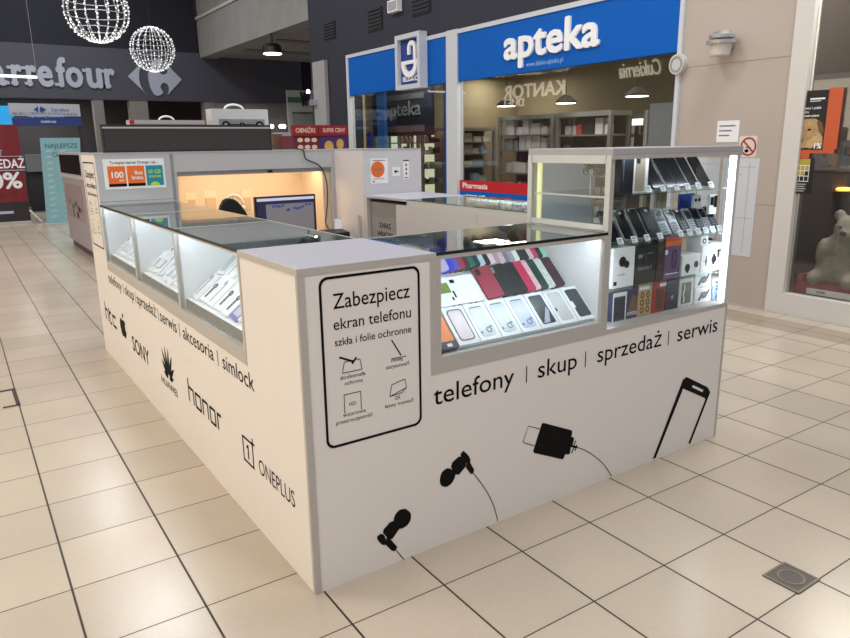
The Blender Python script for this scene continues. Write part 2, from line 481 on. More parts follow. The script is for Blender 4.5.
m_.box(cx+.105, cx+.16, 2.475, 2.62, -.06, -.03); m_.box(cx-.04, cx+.015, 2.55, 2.62, -.06, -.03)
obj('emblem', m_, SIGNW, t, 'white looped emblem')
m_ = MB(fr); put_text(m_, 'BLISKO', cx-.19, cx+.19, 2.215, .06, -.059, .01, .02); obj('lettering', m_, SIGNW, t)

# window posters
def poster(name, label, cat, fr, u0, u1, v0, v1, m, th=.003):
    O, R, U, N = fr
    t = thing(name, tuple(O+R*((u0+u1)/2)+U*v0), label, cat)
    obj('sheet', MB(fr).box(u0, u1, v0, v1, .0005, th), m, t)
    return t
fr = fx(WX-.002)
u0, u1 = -5.62, uv(fr, 531, 175)[0]+.35
t = poster('window_banner', 'red and blue banner across the bottom of the pharmacy window', 'banner', fr, u0, u1, .45, .86, BLUE)
va = uv(fr, 457, 173)[1]; vb = uv(fr, 457, 186)[1]
m_ = MB(fr); m_.box(u0, u1, .80, .93, .003, .0045); obj('red_band', m_, RED, t, 'red upper band')
m_ = MB(fr); put_text(m_, 'Pharmasis', u0+.16, u0+.66, .835, .065, .005, 0, .02); obj('lettering', m_, SIGNW, t)
m_ = MB(fr); put_text(m_, 'CIESZ SIĘ', u0+.20, u0+.62, .68, .07, .005, 0, .02); obj('slogan', m_, SIGNW, t)
m_ = MB(fr); m_.box(u0+.72, u0+1.1, .6, .75, .003, .0045); obj('red_box', m_, RED, t)

# inner dark sign
fr = fx(5.7)
a = uv(fr, 372, 96); b = uv(fr, 432, 135)
t = thing('pharmacy_inner_sign', (5.7, -(a[0]+b[0])/2, 1.4), 'dark hanging panel with grey lettering inside the pharmacy', 'sign')
m_ = MB(fr); m_.box(a[0], b[0], b[1], a[1]+.35, -.05, 0); obj('panel', m_, mat('dark_navy_panel', (36, 40, 54), .6), t)
p, q = uv(fr, 385, 117), uv(fr, 421, 112)
m_ = MB(fr); put_text(m_, 'apteka', p[0], q[0], p[1], .22, .002, .01, .01); obj('lettering', m_, mat('dim_letters', (126, 130, 132), .6), t)
m_ = MB(fr); c = uv(fr, 385, 100); m_.box(p[0], q[0]+.1, c[1]-.03, c[1]+.06, .002, .01); c = uv(fr, 385, 128); m_.box(p[0], q[0]+.1, c[1]-.08, c[1]+.02, .002, .01)
obj('stripe', m_, mat('dim_stripe', (100, 100, 98), .6), t)

# shelf units inside the pharmacy
SHELFG = mat('shelf_grey', (118, 116, 114), .5); SHELFL = mat('lit_shelf_back', (236, 240, 220), .6, emit=.9, ecol=(236, 240, 205))
SHELFD = mat('dark_shelf_back', (78, 74, 70), .7)
BOXC = [mat('medicine_box_%s' % n, c, .5) for n, c in (('white', (214, 212, 208)), ('grey', (150, 148, 146)), ('pale blue', (150, 180, 210)), ('cream', (205, 196, 176)), ('black', (40, 38, 40)), ('red', (170, 60, 50)), ('green', (110, 140, 110)))]
BOXN = ['white', 'grey', 'pale blue', 'cream', 'black', 'red', 'green']
def shelf_unit(label, x, pa, pb, ztop, zs, back, post=.05, dens=.8, hw=(.06,.2), hh=(.10,.22), group='', cols=(0,0,0,1,2,3,4), end=False):
    fr = fy(x) if end else fx(x)
    u0, u1 = uv(fr, pa[0], pa[1])[0], uv(fr, pb[0], pb[1])[0]
    t = thing('shelf_unit', ((u0+u1)/2, x+.2, 0) if end else (x+.2, -(u0+u1)/2, 0), label, 'shelf')
    m_ = MB(fr); m_.box(u0, u1, 0.02, ztop, -.40, -.38); obj('back_panel', m_, back, t)
    for u in (u0, u1-post):
        for w_ in (-.40, -.05): obj('post', MB(fr).box(u, u+post, 0, ztop, w_, w_+.05), SHELFG, t)
    m_ = MB(fr); m_.box(u0, u1, ztop, ztop+.06, -.40, 0); obj('top_rail', m_, SHELFG, t)
    for z in zs:
        m_ = MB(fr); m_.box(u0+post, u1-post, z-.02, z, -.38, -.01); obj('shelf', m_, SHELFG, t)
    n = 0; dens = .93
    for i, z in enumerate(zs):
        u = u0+post+.03
        while u < u1-post-.1:
            wd = random.uniform(*hw)
            if random.random() < dens and u+wd < u1-post-.01:
                h = random.uniform(*hh); ci = random.choice(cols)
                o = obj('medicine_box', MB().box(0, wd, 0, .1, 0, h) if end else MB().box(0, .1, 0, wd, 0, h), BOXC[ci], None, bev=.003)
                q = x+.06+random.uniform(0,.05)
                o.location = (u, q, z) if end else (q, -u-wd, z)
                o['label'] = '%s medicine pack on %s' % (BOXN[ci], group)
                o['category'] = 'box'; o['group'] = '%s packs on %s, shelf %s' % (BOXN[ci], group, ['above the floor','in the middle','below the top','at the top'][min(i,3)])
                o['label'] = '%s medicine pack %s of %s' % (BOXN[ci], ['on lowest shelf','on middle shelf','on upper shelf','on top shelf'][min(i,3)], group)
                n += 1
            u += wd+random.uniform(.01, .035)
    return t
shelf_unit('grey framed shelf unit with packs behind the pharmacy glass', 6.3, (498,120), (553,120), 1.71, (.62, .95, 1.28, 1.50), SHELFD, group='the left grey pharmacy shelf unit', cols=(0,0,0,1,0,3))
shelf_unit('grey pharmacy shelf unit with dark and red packs, right of the white pack unit', 6.3, (556,119), (611,119), 1.71, (.62, .95, 1.28, 1.48), SHELFD, group='the right grey pharmacy shelf unit', cols=(0,0,1,4,5,4))
shelf_unit('lit pale shelf unit with dark bottles left of the white pharmacy post', 9.05, (399,140), (420,140), 1.62, (.4, .68, .96, 1.22, 1.42), SHELFL, group='the lit shelf unit beside the blue mullion', hw=(.03,.08), hh=(.06,.14), cols=(4,4,6,1,3), end=True)
shelf_unit('second lit pale shelf unit, just left of the white pharmacy post', 9.05, (422,140), (448,140), 1.62, (.4, .68, .96, 1.22, 1.42), SHELFL, group='the lit shelf unit beside the white post', hw=(.03,.08), hh=(.06,.14), cols=(4,4,1,4,3), end=True)
shelf_unit('tall dim shelf unit with bluish packs right of the white pharmacy post', 9.05, (462,130), (496,130), 1.62, (.65, .95, 1.2, 1.42), SHELFD, group='the dim shelf unit beside the white post', hw=(.1,.25), hh=(.1,.18), cols=(2,2,1,3,0), end=True)
shelf_unit('far shelf unit of small packs at the right inside the pharmacy', 8.2, (612,125), (650,125), 1.72, (.65, 1.0, 1.3, 1.5), mat('violet_shelf_back', (92, 78, 100), .7), group='the far right pharmacy shelf unit', cols=(0,0,1,4))
# grey-blue display panel standing at the right end inside
fr = fx(5.1); a = uv(fr, 646, 104); b = uv(fr, 674, 160)
t = thing('price_board', (5.1, -(a[0]+b[0])/2, 0), 'pale blue-grey blank board standing behind the glass at the beige wall', 'board')
m_ = MB(fr); m_.box(a[0]+.05, b[0]+.03, 1.28, a[1], -.03, 0); obj('panel', m_, mat('blue_grey_board', (168, 172, 190), .5), t)
m_ = MB(fr); m_.box(a[0], a[0]+.04, 0, a[1]-.06, -.04, 0.01); m_.box(b[0]+.03, b[0]+.06, 0, a[1], -.04, .0); obj('post', m_, ALUL, t)
# lit sign screen inside
fr = fx(8.0); a = uv(fr, 632, 119); b = uv(fr, 643, 125)
t = thing('lit_screen', (8.0, -(a[0]+b[0])/2, b[1]), 'small bright white screen on the far pharmacy shelf', 'screen')
obj('screen', MB(fr).box(a[0], b[0], b[1], a[1], .0, .02), mat('white_screen', (250,250,255), .5, emit=2), t)
obj('stand', MB(fr).box((a[0]+b[0])/2-.03, (a[0]+b[0])/2+.03, 1.0, b[1], .0, .02), DKBLACK, t)
# screen and panel beside the entrance (left end of the pharmacy)
fr = fx(5.4); a = uv(fr, 360, 133); b = uv(fr, 374, 146)
t = thing('advert_screen', (5.4, -(a[0]+b[0])/2, 0), 'blue lit advert screen on a stand behind the left pharmacy pane', 'screen')
obj('screen', MB(fr).box(a[0], b[0], b[1], a[1], 0, .03), mat('blue_screen', (30, 50, 120), .4, emit=.5), t)
m_ = MB(fr); put_text(m_, 'NON', a[0]+.05, b[0]-.05, (a[1]+b[1])/2-.04, .1, .032); obj('lettering', m_, mat('pale_blue_letters', (150, 190, 235)), t)
obj('stand', MB(fr).box((a[0]+b[0])/2-.05, (a[0]+b[0])/2+.05, 0, b[1], -.02, .02), SHELFG, t)
obj('foot', MB(fr).box(a[0], b[0], 0, .03, -.2, .2), SHELFG, t)
fr = fx(5.05); a = uv(fr, 352, 96); b = uv(fr, 371, 133)
t = thing('wall_picture', (5.05, -(a[0]+b[0])/2, 0), 'tan partition panel with dark sketches behind the left pharmacy pane', 'panel')
obj('panel', MB(fr).box(a[0], b[0]-.25, 0, a[1]+.3, -.05, 0), mat('tan_panel', (176, 160, 118), .7), t)
m_ = MB(fr)
for px in (355, 360):
    p = uv(fr, px, 126); m_.box(p[0], p[0]+.06, p[1], p[1]+.22, .0005, .004); m_.prism(ell(p[0]+.03, p[1]+.27, .05, .05), .0005, .004)
obj('sketch', m_, mat('dark_sketch', (74, 64, 48), .7), t)

# pendant lamps of the pharmacy / ceiling panels
def panel_light(name, label, c, sx, sy, power, col, cat='lamp', group=None, hang=0):
    t = thing(name, c, label, cat, group)
    m_ = MB(); m_.box(c[0]-sx/2-.03, c[0]+sx/2+.03, c[1]-sy/2-.03, c[1]+sy/2+.03, c[2]+.012, c[2]+.06); obj('housing', m_, FRAMEW, t)
    ld = bpy.data.lights.new(name, 'AREA'); ld.shape = 'RECTANGLE'; ld.size = sx; ld.size_y = sy; ld.energy = power; ld.color = col
    lo = bpy.data.objects.new(name+'_glow', ld); COL.objects.link(lo); lo.location = c; 
    return t
panel_light('ceiling_light', 'white ceiling panel light deep inside the pharmacy, the far one', (8.25, 9.1, 2.63), .6, .45, 22, (1, .95, .85))
panel_light('ceiling_light', 'white ceiling panel light deep inside the pharmacy, the near one', (8.40, 8.45, 2.63), .75, .5, 22, (1, .95, .85))
panel_light('ceiling_light', 'white ceiling panel light over the grey pharmacy shelf units', (5.7, 4.6, 2.63), .8, .8, 45, (1, .96, .88))
panel_light('ceiling_light', 'white ceiling panel light inside the supermarket entrance', (1.2, 17.0, 2.62), 1.6, .6, 45, (1, .96, .92))  # added lamp, lifts the shelf and desk out of the dark
panel_light('ceiling_light', 'white ceiling panel light inside the pet shop window', (5.15, .4, 2.9), .5, .8, 60, (1, .92, .84))  # added lamp, brightens the bear behind the glass
panel_light('ceiling_light', 'white ceiling panel light over the left end of the pharmacy', (5.5, 7.6, 2.63), .8, .8, 30, (1, .96, .88))
panel_light('ceiling_light', 'white ceiling panel light over the right end of the pharmacy', (6.8, 3.2, 2.63), .8, .8, 25, (1, .96, .88))

def pendant(px, py, x, label, r=.14):
    p = at(px, py, 'x', x)
    t = thing('pendant_lamp', tuple(p), label, 'lamp', None)
    obj('lamp_shade', MB().lathe([(r,.0),(r*1.0,.02),(r*.6,.07),(.04,.10)], p, 20), mat('dark_shade', (24, 21, 18), .8), t, smooth=False)
    obj('lens', MB().lathe([(r*.93,-.008),(r*.93,.0)], p, 20), LAMPM, t)
    obj('cable', MB().cyl(p+Z*.10, (p.x, p.y, 2.69), .006), DKBLACK, t)
for px, py, l in ((566, 103, 'dark pendant lamp with glowing disc under the mirrored exchange letters, right one'), (506, 106, 'dark pendant lamp with glowing disc under the mirrored exchange letters, left one'), (637, 96, 'dark pendant lamp with glowing disc near the beige wall')):
    pendant(px, py, 6.2, l)

# small round sign at the edge of the pharmacy window
fr = fx(WX-.06); c = uv(fr, 679, 64)
t = thing('round_sign', (WX-.06, -c[0], c[1]), 'small round white plate at the top corner where pharmacy glass meets beige wall', 'sign')
obj('plate', MB(fr).prism(ell(c[0]-.03, c[1], .075, .085), -.06, 0), mat('grey_white_plate', (196, 196, 194), .5), t)
m_ = MB(fr); m_.ring(ell(c[0]-.03, c[1], .06, .068), ell(c[0]-.03, c[1], .045, .05), 0, .004); obj('ring', m_, mat('plate_ring', (150, 150, 150), .5), t)

# ================================================================== BEIGE WALL THINGS
fr = fx(WX)
p = at(729, 44, 'x', WX)
t = thing('wall_lamp', (WX, p.y, p.z), 'round silver wall lamp on the beige wall', 'lamp')
CHR = mat('chrome', (205, 205, 205), .25, .7)
obj('mount', MB().cyl((WX, p.y, p.z+.0), (WX-.05, p.y, p.z), .055), CHR, t)
c = Vector((WX-.11, p.y, p.z))
obj('shade', MB().lathe([(.03,.09),(.075,.085),(.1,.06),(.1,.035),(.085,.03)], c, 24), CHR, t, smooth=False)
obj('ring', MB().lathe([(.085,-.01),(.115,-.008),(.115,.018),(.085,.022)], c, 24), CHR, t)
obj('glass_cup', MB().lathe([(.06,-.10),(.078,-.095),(.085,-.01)], c, 24), mat('frosted_cup', (214, 206, 198), .3), t)
ld = bpy.data.lights.new('wall_lamp_glow', 'SPOT'); ld.energy = 160; ld.color = (1, .93, .82); ld.shadow_soft_size = .05; ld.spot_size = math.radians(50); ld.spot_blend = .6
lo = bpy.data.objects.new('wall_lamp_glow', ld); COL.objects.link(lo); lo.location = c+Vector((0, 0, .14)); lo.rotation_euler = (0, math.radians(180-12), 0)

def notice(name, label, pts, fr, m=WHITE, lines=8, cat='notice', lc=(120,120,126)):
    us = [uv(fr, *p) for p in pts]; u0 = min(u[0] for u in us); u1 = max(u[0] for u in us); v0 = min(u[1] for u in us); v1 = max(u[1] for u in us)
    t = poster(name, label, cat, fr, u0, u1, v0, v1, m)
    m_ = MB(fr); h = (v1-v0)/(lines*2+3)
    for i in range(lines):
        v = v1-(2*i+2.5)*h; e = random.uniform(.5, .88)
        m_.box(u0+(u1-u0)*.1, u0+(u1-u0)*e, v, v+h*.6, .003, .0036)
    if lines: obj('print', m_, mat('print_%d' % lc[0], lc, .6), t)
    return t, (u0, u1, v0, v1)
notice('notice_sheet', 'small white printed notice high on the beige wall', [(718,121),(738,142)], fr, lines=3)
t, (u0, u1, v0, v1) = notice('notice_board', 'tall white notice sheet on the beige wall below the no smoking sign', [(760,160),(750,257)], fr, lines=0) if False else (None, (0,0,0,0))
t = poster('notice_sheet', 'tall white notice sheet on the beige wall below the no smoking sign', 'notice', fr, -1.80, -1.476, .42, 1.235, mat('grey_paper', (206, 206, 212), .6))
m_ = MB(fr)
for a, b, c_, d in ((-1.78,-1.775,.45,1.2),(-1.56,-1.555,.45,1.2),(-1.78,-1.5,.74,.745),(-1.78,-1.5,1.16,1.165),(-1.74,-1.62,1.1,1.105)): m_.box(a, b, c_, d, .003, .0036)
obj('print', m_, mat('pale_print', (168, 168, 176), .6), t)
t = poster('notice_sheet', 'wide white notice sheet behind the phone cabinet glass on the beige wall', 'notice', fr, -2.2, -1.83, .55, 1.235, mat('grey_paper', (206, 206, 212)))
m_ = MB(fr)
for v in (1.18, 1.02, .88): m_.box(-2.15, -1.88, v, v+.005, .003, .0036)
obj('print', m_, mat('pale_print', (168,168,176)), t)
# no smoking sign
c = uv(fr, 748.5, 146.5)
t = thing('no_smoking_sign', (WX, -c[0], c[1]), 'round no smoking sign with red ring on the beige wall', 'sign')
obj('plate', MB(fr).prism(rrect(c[0]-.085, c[0]+.075, c[1]-.085, c[1]+.085, .02), .0005, .003), mat('pale_pink_plate', (226, 208, 198), .5), t)
m_ = MB(fr); m_.ring(ell(c[0], c[1], .07, .075), ell(c[0], c[1], .056, .061), .003, .0045)
m_.add([(c[0]-.052,c[1]+.042,.0042),(c[0]-.042,c[1]+.052,.0042),(c[0]+.052,c[1]-.042,.0042),(c[0]+.042,c[1]-.052,.0042)], [(0,1,2,3)])
obj('red_ring', m_, mat('dull_red', (150, 50, 44), .5), t)
m_ = MB(fr); m_.prism(ell(c[0]-.012, c[1]-.035, .018, .014), .003, .0042); m_.box(c[0]-.02, c[0]+.02, c[1]-.012, c[1]-.004, .003, .004); obj('cigarette', m_, BLACK, t)

# vents and small box high on the navy wall
for px0, py0, px1, py1, l in ((412,-8,431,12,'dark louvred vent cut by the top edge of the photo'), (368,11,383,29,'dark louvred vent on the navy wall, middle one'), (324,24,336,38,'small dark louvred vent near the end of the navy wall')):
    a, b = uv(fr, px0, py0), uv(fr, px1, py1)
    t = thing('wall_vent', (WX, -(a[0]+b[0])/2, b[1]), l, 'vent')
    obj('plate', MB(fr).box(a[0], b[0], b[1], a[1], .0005, .012), mat('vent_dark', (26, 26, 33), .7), t)
    m_ = MB(fr); n = 6
    for i in range(n):
        v = b[1]+(a[1]-b[1])*(i+.5)/n; m_.box(a[0]+.02, b[0]-.02, v, v+.02, .012, .025)
    obj('louvre', m_, mat('vent_slat', (40, 40, 48), .7), t)
a, b = uv(fr, 392, 2), uv(fr, 402, 11)
t = thing('exit_box', (WX, -a[0], b[1]), 'small white box with a grey face high on the navy wall', 'box')
obj('body', MB(fr).box(a[0], b[0], b[1], a[1], .0005, .08), WHITE, t); obj('face', MB(fr).box(a[0]+.02, b[0]-.02, b[1]+.02, a[1]-.02, .08, .083), mat('grey_face', (165,165,170), .5), t)

# pale panel at the end of the navy wall with its fixture
fp_ = fx(WX-.06); a, b = uv(fp_, 312, 62), uv(fp_, 327, 125)
t = thing('wall_panel', (WX, -(a[0]+b[0])/2, b[1]), 'pale grey upright panel on the far end of the navy wall', 'panel')
obj('panel', MB(fr).box(a[0], b[0], 1.62, 2.75, .0005, .06), mat('pale_grey_panel', (160, 158, 158), .5), t)
c = uv(fr, 318, 102)
obj('fixture', MB(fr).box(c[0]-.1, c[0]+.1, c[1]-.06, c[1]+.04, .06, .12), CHR, t); obj('spike', MB(fr).box(c[0]-.3, c[0]-.1, c[1]-.02, c[1]+.0, .08, .1), DKBLACK, t)
obj('lamp', MB(fr).prism(ell(c[0]-.2, c[1]+.18, .03, .03), .06, .1), LAMPM, t)

# ================================================================== PET SHOP WINDOW THINGS
fr = fx(WX-.001)
t = poster('dog_poster', 'black poster with a golden puppy and an orange side strip in the shop window', 'poster', fr, -1.225, -.985, 1.30, 1.735, mat('poster_black', (26, 22, 22), .5))
m_ = MB(fr); m_.box(-.985, -.885, 1.305, 1.745, .0005, .003); obj('orange_strip', m_, mat('dull_orange', (200, 88, 50), .5), t, 'orange strip with faint writing')
m_ = MB(fr); m_.box(-1.225, -1.08, 1.235, 1.30, .0005, .003); m_.box(-1.08, -.9, 1.275, 1.305, .0005, .002); obj('orange_tab', m_, mat('dull_orange', (200,88,50)), t)
m_ = MB(fr)
for i, s_ in enumerate(('Podarujemy 1. posiłek','każdemu', 'adoptowanemu psiakowi')): put_text(m_, s_, -1.20, -1.20+(.17,.08,.16)[i], 1.60-.028*i, .018, .0032, 0, .012)
obj('lettering', m_, WHITE, t)
m_ = MB(fr); m_.prism([(-1.2,1.655),(-1.15,1.655),(-1.17,1.69),(-1.19,1.685)], .003, .0035); m_.box(-1.12, -1.01, 1.668, 1.68, .003, .0035); m_.box(-1.12, -1.04, 1.655, 1.66, .003, .0035); obj('emblem', m_, WHITE, t)
m_ = MB(fr); put_text(m_, '1%', -1.05, -.995, 1.31, .04, .006, 0, .03); obj('percent_lettering', m_, WHITE, t)
FUR = mat('puppy_print', (178, 146, 100), .7, var=.6, scale=18); FURD = mat('puppy_print_dark', (110, 80, 50), .7, var=.3, scale=50)
m_ = MB(fr); m_.prism([(-1.2,1.36),(-1.21,1.44),(-1.18,1.5),(-1.14,1.53),(-1.06,1.53),(-1.02,1.49),(-1.0,1.42),(-.99,1.33),(-1.08,1.32),(-1.16,1.31)], .003, .004); obj('puppy_head', m_, FUR, t)
m_ = MB(fr); m_.prism([(-1.04,1.52),(-1.01,1.5),(-.99,1.44),(-1.0,1.4),(-1.03,1.44),(-1.05,1.5)], .004, .0046); m_.prism([(-1.19,1.5),(-1.16,1.52),(-1.18,1.43),(-1.21,1.4)], .004, .0046); obj('puppy_ear', m_, FURD, t)
m_ = MB(fr); m_.prism(ell(-1.165,1.37,.022,.018), .004, .005); m_.prism(ell(-1.17,1.455,.011,.008), .004, .005); m_.prism(ell(-1.1,1.45,.014,.007), .004, .005); obj('puppy_face', m_, BLACK, t)
m_ = MB(fr); m_.prism([(-1.12,1.32),(-1.1,1.37),(-1.06,1.4),(-1.01,1.41),(-.995,1.37),(-1.03,1.33),(-1.08,1.31)], .0046, .0055); obj('puppy_paw', m_, mat('puppy_paw', (196, 164, 116), .7, var=.25, scale=50), t)
t = poster('adoption_poster', 'black and yellow poster with a white wire cage in the shop window', 'poster', fr, -1.24, -1.06, .965, 1.235, mat('poster_black', (26,22,22)))
m_ = MB(fr); m_.box(-1.235, -1.065, 1.14, 1.232, .003, .0035); m_.prism([(-1.19,1.1),(-1.11,1.1),(-1.1,1.15),(-1.2,1.15)], .003, .0036); obj('yellow_print', m_, mat('dull_yellow', (180, 160, 64), .5), t)
m_ = MB(fr)
for i in range(6): m_.box(-1.235+.033*i, -1.231+.033*i, 1.06, 1.19, .0036, .0042)
for i in range(4): m_.box(-1.235, -1.065, 1.06+.04*i, 1.065+.04*i, .0036, .0042)
obj('cage_print', m_, WHITE, t)
m_ = MB(fr)
for i in range(4): m_.box(-1.225, -1.09+.01*(i % 2), .985+.017*i, .993+.017*i, .003, .0036)
obj('print', m_, mat('print_150', (170,170,170), .6), t)

# plush bear on a red tray
bx = 5.0
def rm(parts, name, m, parent, vox=.014):
    mb = MB(); c0 = Vector((bx, by, bz)); k = 1.18
    for p in parts: mb.ball(c0+(Vector(p[0])-c0)*k, *[q*k for q in p[1:]], n=16, h=12)
    o = obj(name, mb, m, parent, smooth=True)
    md = o.modifiers.new('r', 'REMESH'); md.mode = 'VOXEL'; md.voxel_size = vox; md.use_smooth_shade = True
    md = o.modifiers.new('s', 'SMOOTH'); md.iterations = 6; md.factor = .5
    tx = bpy.data.textures.new('fur_'+name, 'CLOUDS'); tx.noise_scale = .02
    md = o.modifiers.new('d', 'DISPLACE'); md.texture = tx; md.strength = .016
    return o
a = at(826, 300, 'x', bx)
by, bz = at(836, 300, 'x', bx).y, .235
PL = mat('grey_plush', (150, 142, 130), .95, var=.3, scale=60, bump=.5)
t = thing('plush_bear', (bx, by, bz), 'large grey furry plush bear sitting on the red tray in the shop window', 'plush toy')
rm([((bx,by,bz+.13),.13,.155,.14), ((bx,by-.005,bz+.25),.11,.12,.13), ((bx-.01,by-.05,bz+.385),.10,.11,.10), ((bx,by+.045,bz+.475),.028,.04,.042), ((bx,by-.14,bz+.475),.028,.04,.042),
    ((bx-.08,by-.055,bz+.36),.06,.055,.045), ((bx-.08,by+.1,bz+.06),.1,.06,.06), ((bx-.08,by-.12,bz+.06),.1,.06,.06), ((bx-.06,by+.09,bz+.22),.06,.045,.11), ((bx-.06,by-.13,bz+.22),.06,.045,.11)], 'body', PL, t)
obj('nose', MB().ball((bx-.171, by-.065, bz+.4425), .016, .026, .019), DKBLACK, t, smooth=True)
m_ = MB(); m_.ball((bx-.124, by-.018, bz+.484), .011); m_.ball((bx-.124, by-.112, bz+.484), .011); obj('eyes', m_, DKBLACK, t, smooth=True)
t = thing('red_tray', (bx, by, .165), 'low red cardboard tray with a white label strip in the shop window', 'tray')
REDT = mat('red_cardboard', (150, 36, 50), .6)
y1 = at(793, 300, 'x', 4.86).y
m_ = MB(); m_.box(4.84, 5.16, -.3, y1, .165, .235-.002); m_.box(4.84, 4.86, -.3, y1, .233, .265); m_.box(4.84, 5.16, y1-.02, y1, .233, .31); m_.box(4.84, 4.86, y1-.07, y1, .265, .31); obj('box', m_, REDT, t)
m_ = MB(); m_.box(4.835, 4.84, -.2, y1-.11, .175, .222); obj('label_strip', m_, WHITE, t)
m_ = MB(fx(4.835)); put_text(m_, 'SUPER', -(y1-.19), -(y1-.26), .19, .02, .0006, 0, .02); obj('lettering', m_, BLACK, t)
t = thing('display_shelf', (5.5, .6, .16), 'dark wooden display shelf behind the plush bear', 'shelf')
m_ = MB(); m_.box(5.35, 5.8, -2, 1.0, .86, .90); obj('board', m_, mat('brown_board', (84, 64, 46), .6), t); m_ = MB(); m_.box(5.4, 5.44, .9, .94, .16, .86); m_.box(5.4, 5.44, -1.2, -1.16, .16, .86); obj('leg', m_, DKBLACK, t)
m_ = MB(); m_.box(5.34, 5.355, -2, 1.0, .845, .915); obj('edge_strip', m_, mat('pale_edge', (120, 104, 88), .5), t)
GLOW = mat('warm_lamp_glow', (255, 190, 90), .4, emit=6, ecol=(255, 170, 70))  # made-up glowing dishes stand in for lights reflected in the shop glass
for px, py, l in ((818, 212, 'low warm glowing dish lamp on the display shelf, left one'), (842, 200, 'low warm glowing dish lamp on the display shelf, right one')):
    p = at(px, py, 'x', 5.55)
    t = thing('reflected_glow_dish', (p.x, p.y, .90), l, 'lamp')
    obj('dish', MB().lathe([(.03,.0),(.05,.01),(.12,.045),(.125,.05)], (p.x, p.y, .90), 20), mat('brown_dish', (120, 84, 44), .4), t)
    obj('reflected_glow', MB().ball((p.x, p.y, .965), .09, .07, .014), GLOW, t, smooth=True)

# ================================================================== BACK OF THE HALL
t = thing('supermarket_sign', (2, BY, 2.6), 'large silver supermarket lettering with a two-arrow emblem on the grey fascia', 'sign')
fr = fy(BY)
m_ = MB(fr)
b0 = uv(fr, 60, 86); xh = uv(fr, 60, 68)[1]-b0[1]
asc = xh/.449*.682
for ch, a, b in (('C',-34,-14), ('a',-12,8), ('r',10,24), ('r',25,38), ('e',38.5,54), ('f',55,68), ('o',66.5,84), ('u',85,103), ('r',103,116)):
    u0, u1 = ucol(fr, a, b0[1]), ucol(fr, b, b0[1])
    put_text(m_, ch, u0+(.05 if ch in 'rfu' else 0), u1, b0[1], asc, .002, .04, .03)
    st = (u1-u0)
    if ch in 'rf': m_.box(u0, u0+st*.62, b0[1], b0[1]+.06, .002, .036)
    if ch == 'r': m_.box(u0-.02, u0+.2, b0[1]+xh-.06, b0[1]+xh, .002, .037)
    if ch == 'u': m_.box(u0-.02, u0+.15, b0[1]+xh-.06, b0[1]+xh, .002, .036); m_.box(u1-.12, u1+.06, b0[1], b0[1]+.06, .002, .036)
    if ch == 'a': m_.box(u1-.12, u1+.06, b0[1], b0[1]+.06, .002, .036)
obj('lettering', m_, SIGNG, t, 'silver lettering "Carrefour"')
m_ = MB(fr)
P2 = lambda l: [uv(fr, 110+x/8.5, 40+y/8.5) for x, y in l]
m_.prism(P2([(150,310),(245,215),(300,165),(265,215),(247,270),(245,330),(255,380),(280,430),(318,470)]), .002, .03)
m_.prism(P2([(330,255),(350,190),(385,160),(420,160),(450,180),(440,215),(420,255),(425,285),(455,298),(485,280),(490,240),(470,200),(480,185),(520,250),(608,338),(488,468),(498,440),(500,405),(485,375),(460,363),(435,375),(425,400),(437,425),(452,445),(430,468),(400,475),(370,460),(340,400),(325,330),(322,290)]), .002, .03)
obj('emblem', m_, SIGNG, t, 'silver emblem of two arrows around a letter')

# lit ceiling tube in front of the letters
p0, p1 = at(-4, 75.5, 'y', 12), at(37, 77.2, 'y', 12)
t = thing('tube_lamp', tuple((p0+p1)/2), 'thin lit white tube lamp hanging in front of the silver letters', 'lamp')
obj('tube', MB().cyl(p0-(p1-p0)*.8, p1, .02), mat('tube_glow', (255,255,255), .4, emit=2), t)
obj('hanger', MB().cyl(p1, (p1.x, p1.y, 6), .003, n=6), ALU, t); obj('hanger', MB().cyl(p0-(p1-p0)*.7, (p0.x-.3, p0.y, 6), .003, n=6), ALU, t)

# portal sign over the entrance
fr = fy(13.9)
a, b = uv(fr, 8, 103), uv(fr, 82, 126)
t = thing('entrance_banner', ((a[0]+b[0])/2, 13.9, 0), 'white and blue entrance banner on a portal frame under the fascia', 'banner')
ym, zz = uv(fr, 40, 116)[1], b[1]
m_ = MB(fr); m_.box(a[0], b[0], ym, a[1], -.1, 0); obj('white_board', m_, mat('pale_board', (176, 180, 190), .5), t)
m_ = MB(fr); m_.box(a[0]+.03, b[0], zz, ym-.03, -.1, 0); obj('blue_board', m_, mat('deep_blue', (38, 56, 122), .5), t, 'blue lower board')
m_ = MB(fr); m_.box(a[0]+.03, b[0], ym-.06, ym-.035, .0, .004); put_text(m_, 'BIURO OBSŁUGI KLIENTA KASA', a[0]+.05, b[0]-.05, ym+.015, .05, .003); obj('lettering', m_, mat('dark_blue_sign', (30,60,140)), t)
m_ = MB(fr); put_text(m_, 'Zapraszamy codziennie', a[0]+.3, b[0]-.3, zz+.17, .06, .003, 0, .02); put_text(m_, 'od poniedziałku do soboty', a[0]+.5, b[0]-.45, zz+.06, .05, .003, 0, .02); obj('small_lettering', m_, mat('pale_letters', (180, 190, 215), .5), t)
cxx = (a[0]+b[0])/2-.1
m_ = MB(fr); m_.prism([(cxx-.1,a[1]-.11),(cxx-.02,a[1]-.05),(cxx-.02,a[1]-.17)], .001, .006); m_.prism([(cxx+.12,a[1]-.11),(cxx+.02,a[1]-.05),(cxx,a[1]-.11),(cxx+.02,a[1]-.17)], .001, .006); put_text(m_, 'Carrefour', cxx+.2, cxx+.52, a[1]-.14, .06, .003, 0, .01); obj('emblem', m_, mat('dark_blue_sign', (30,60,140)), t)
for u in (a[0]+.02, b[0]-.06): obj('post', MB(fr).box(u, u+.05, 0, zz, -.08, -.02), mat('dark_post', (44, 44, 50), .5), t)

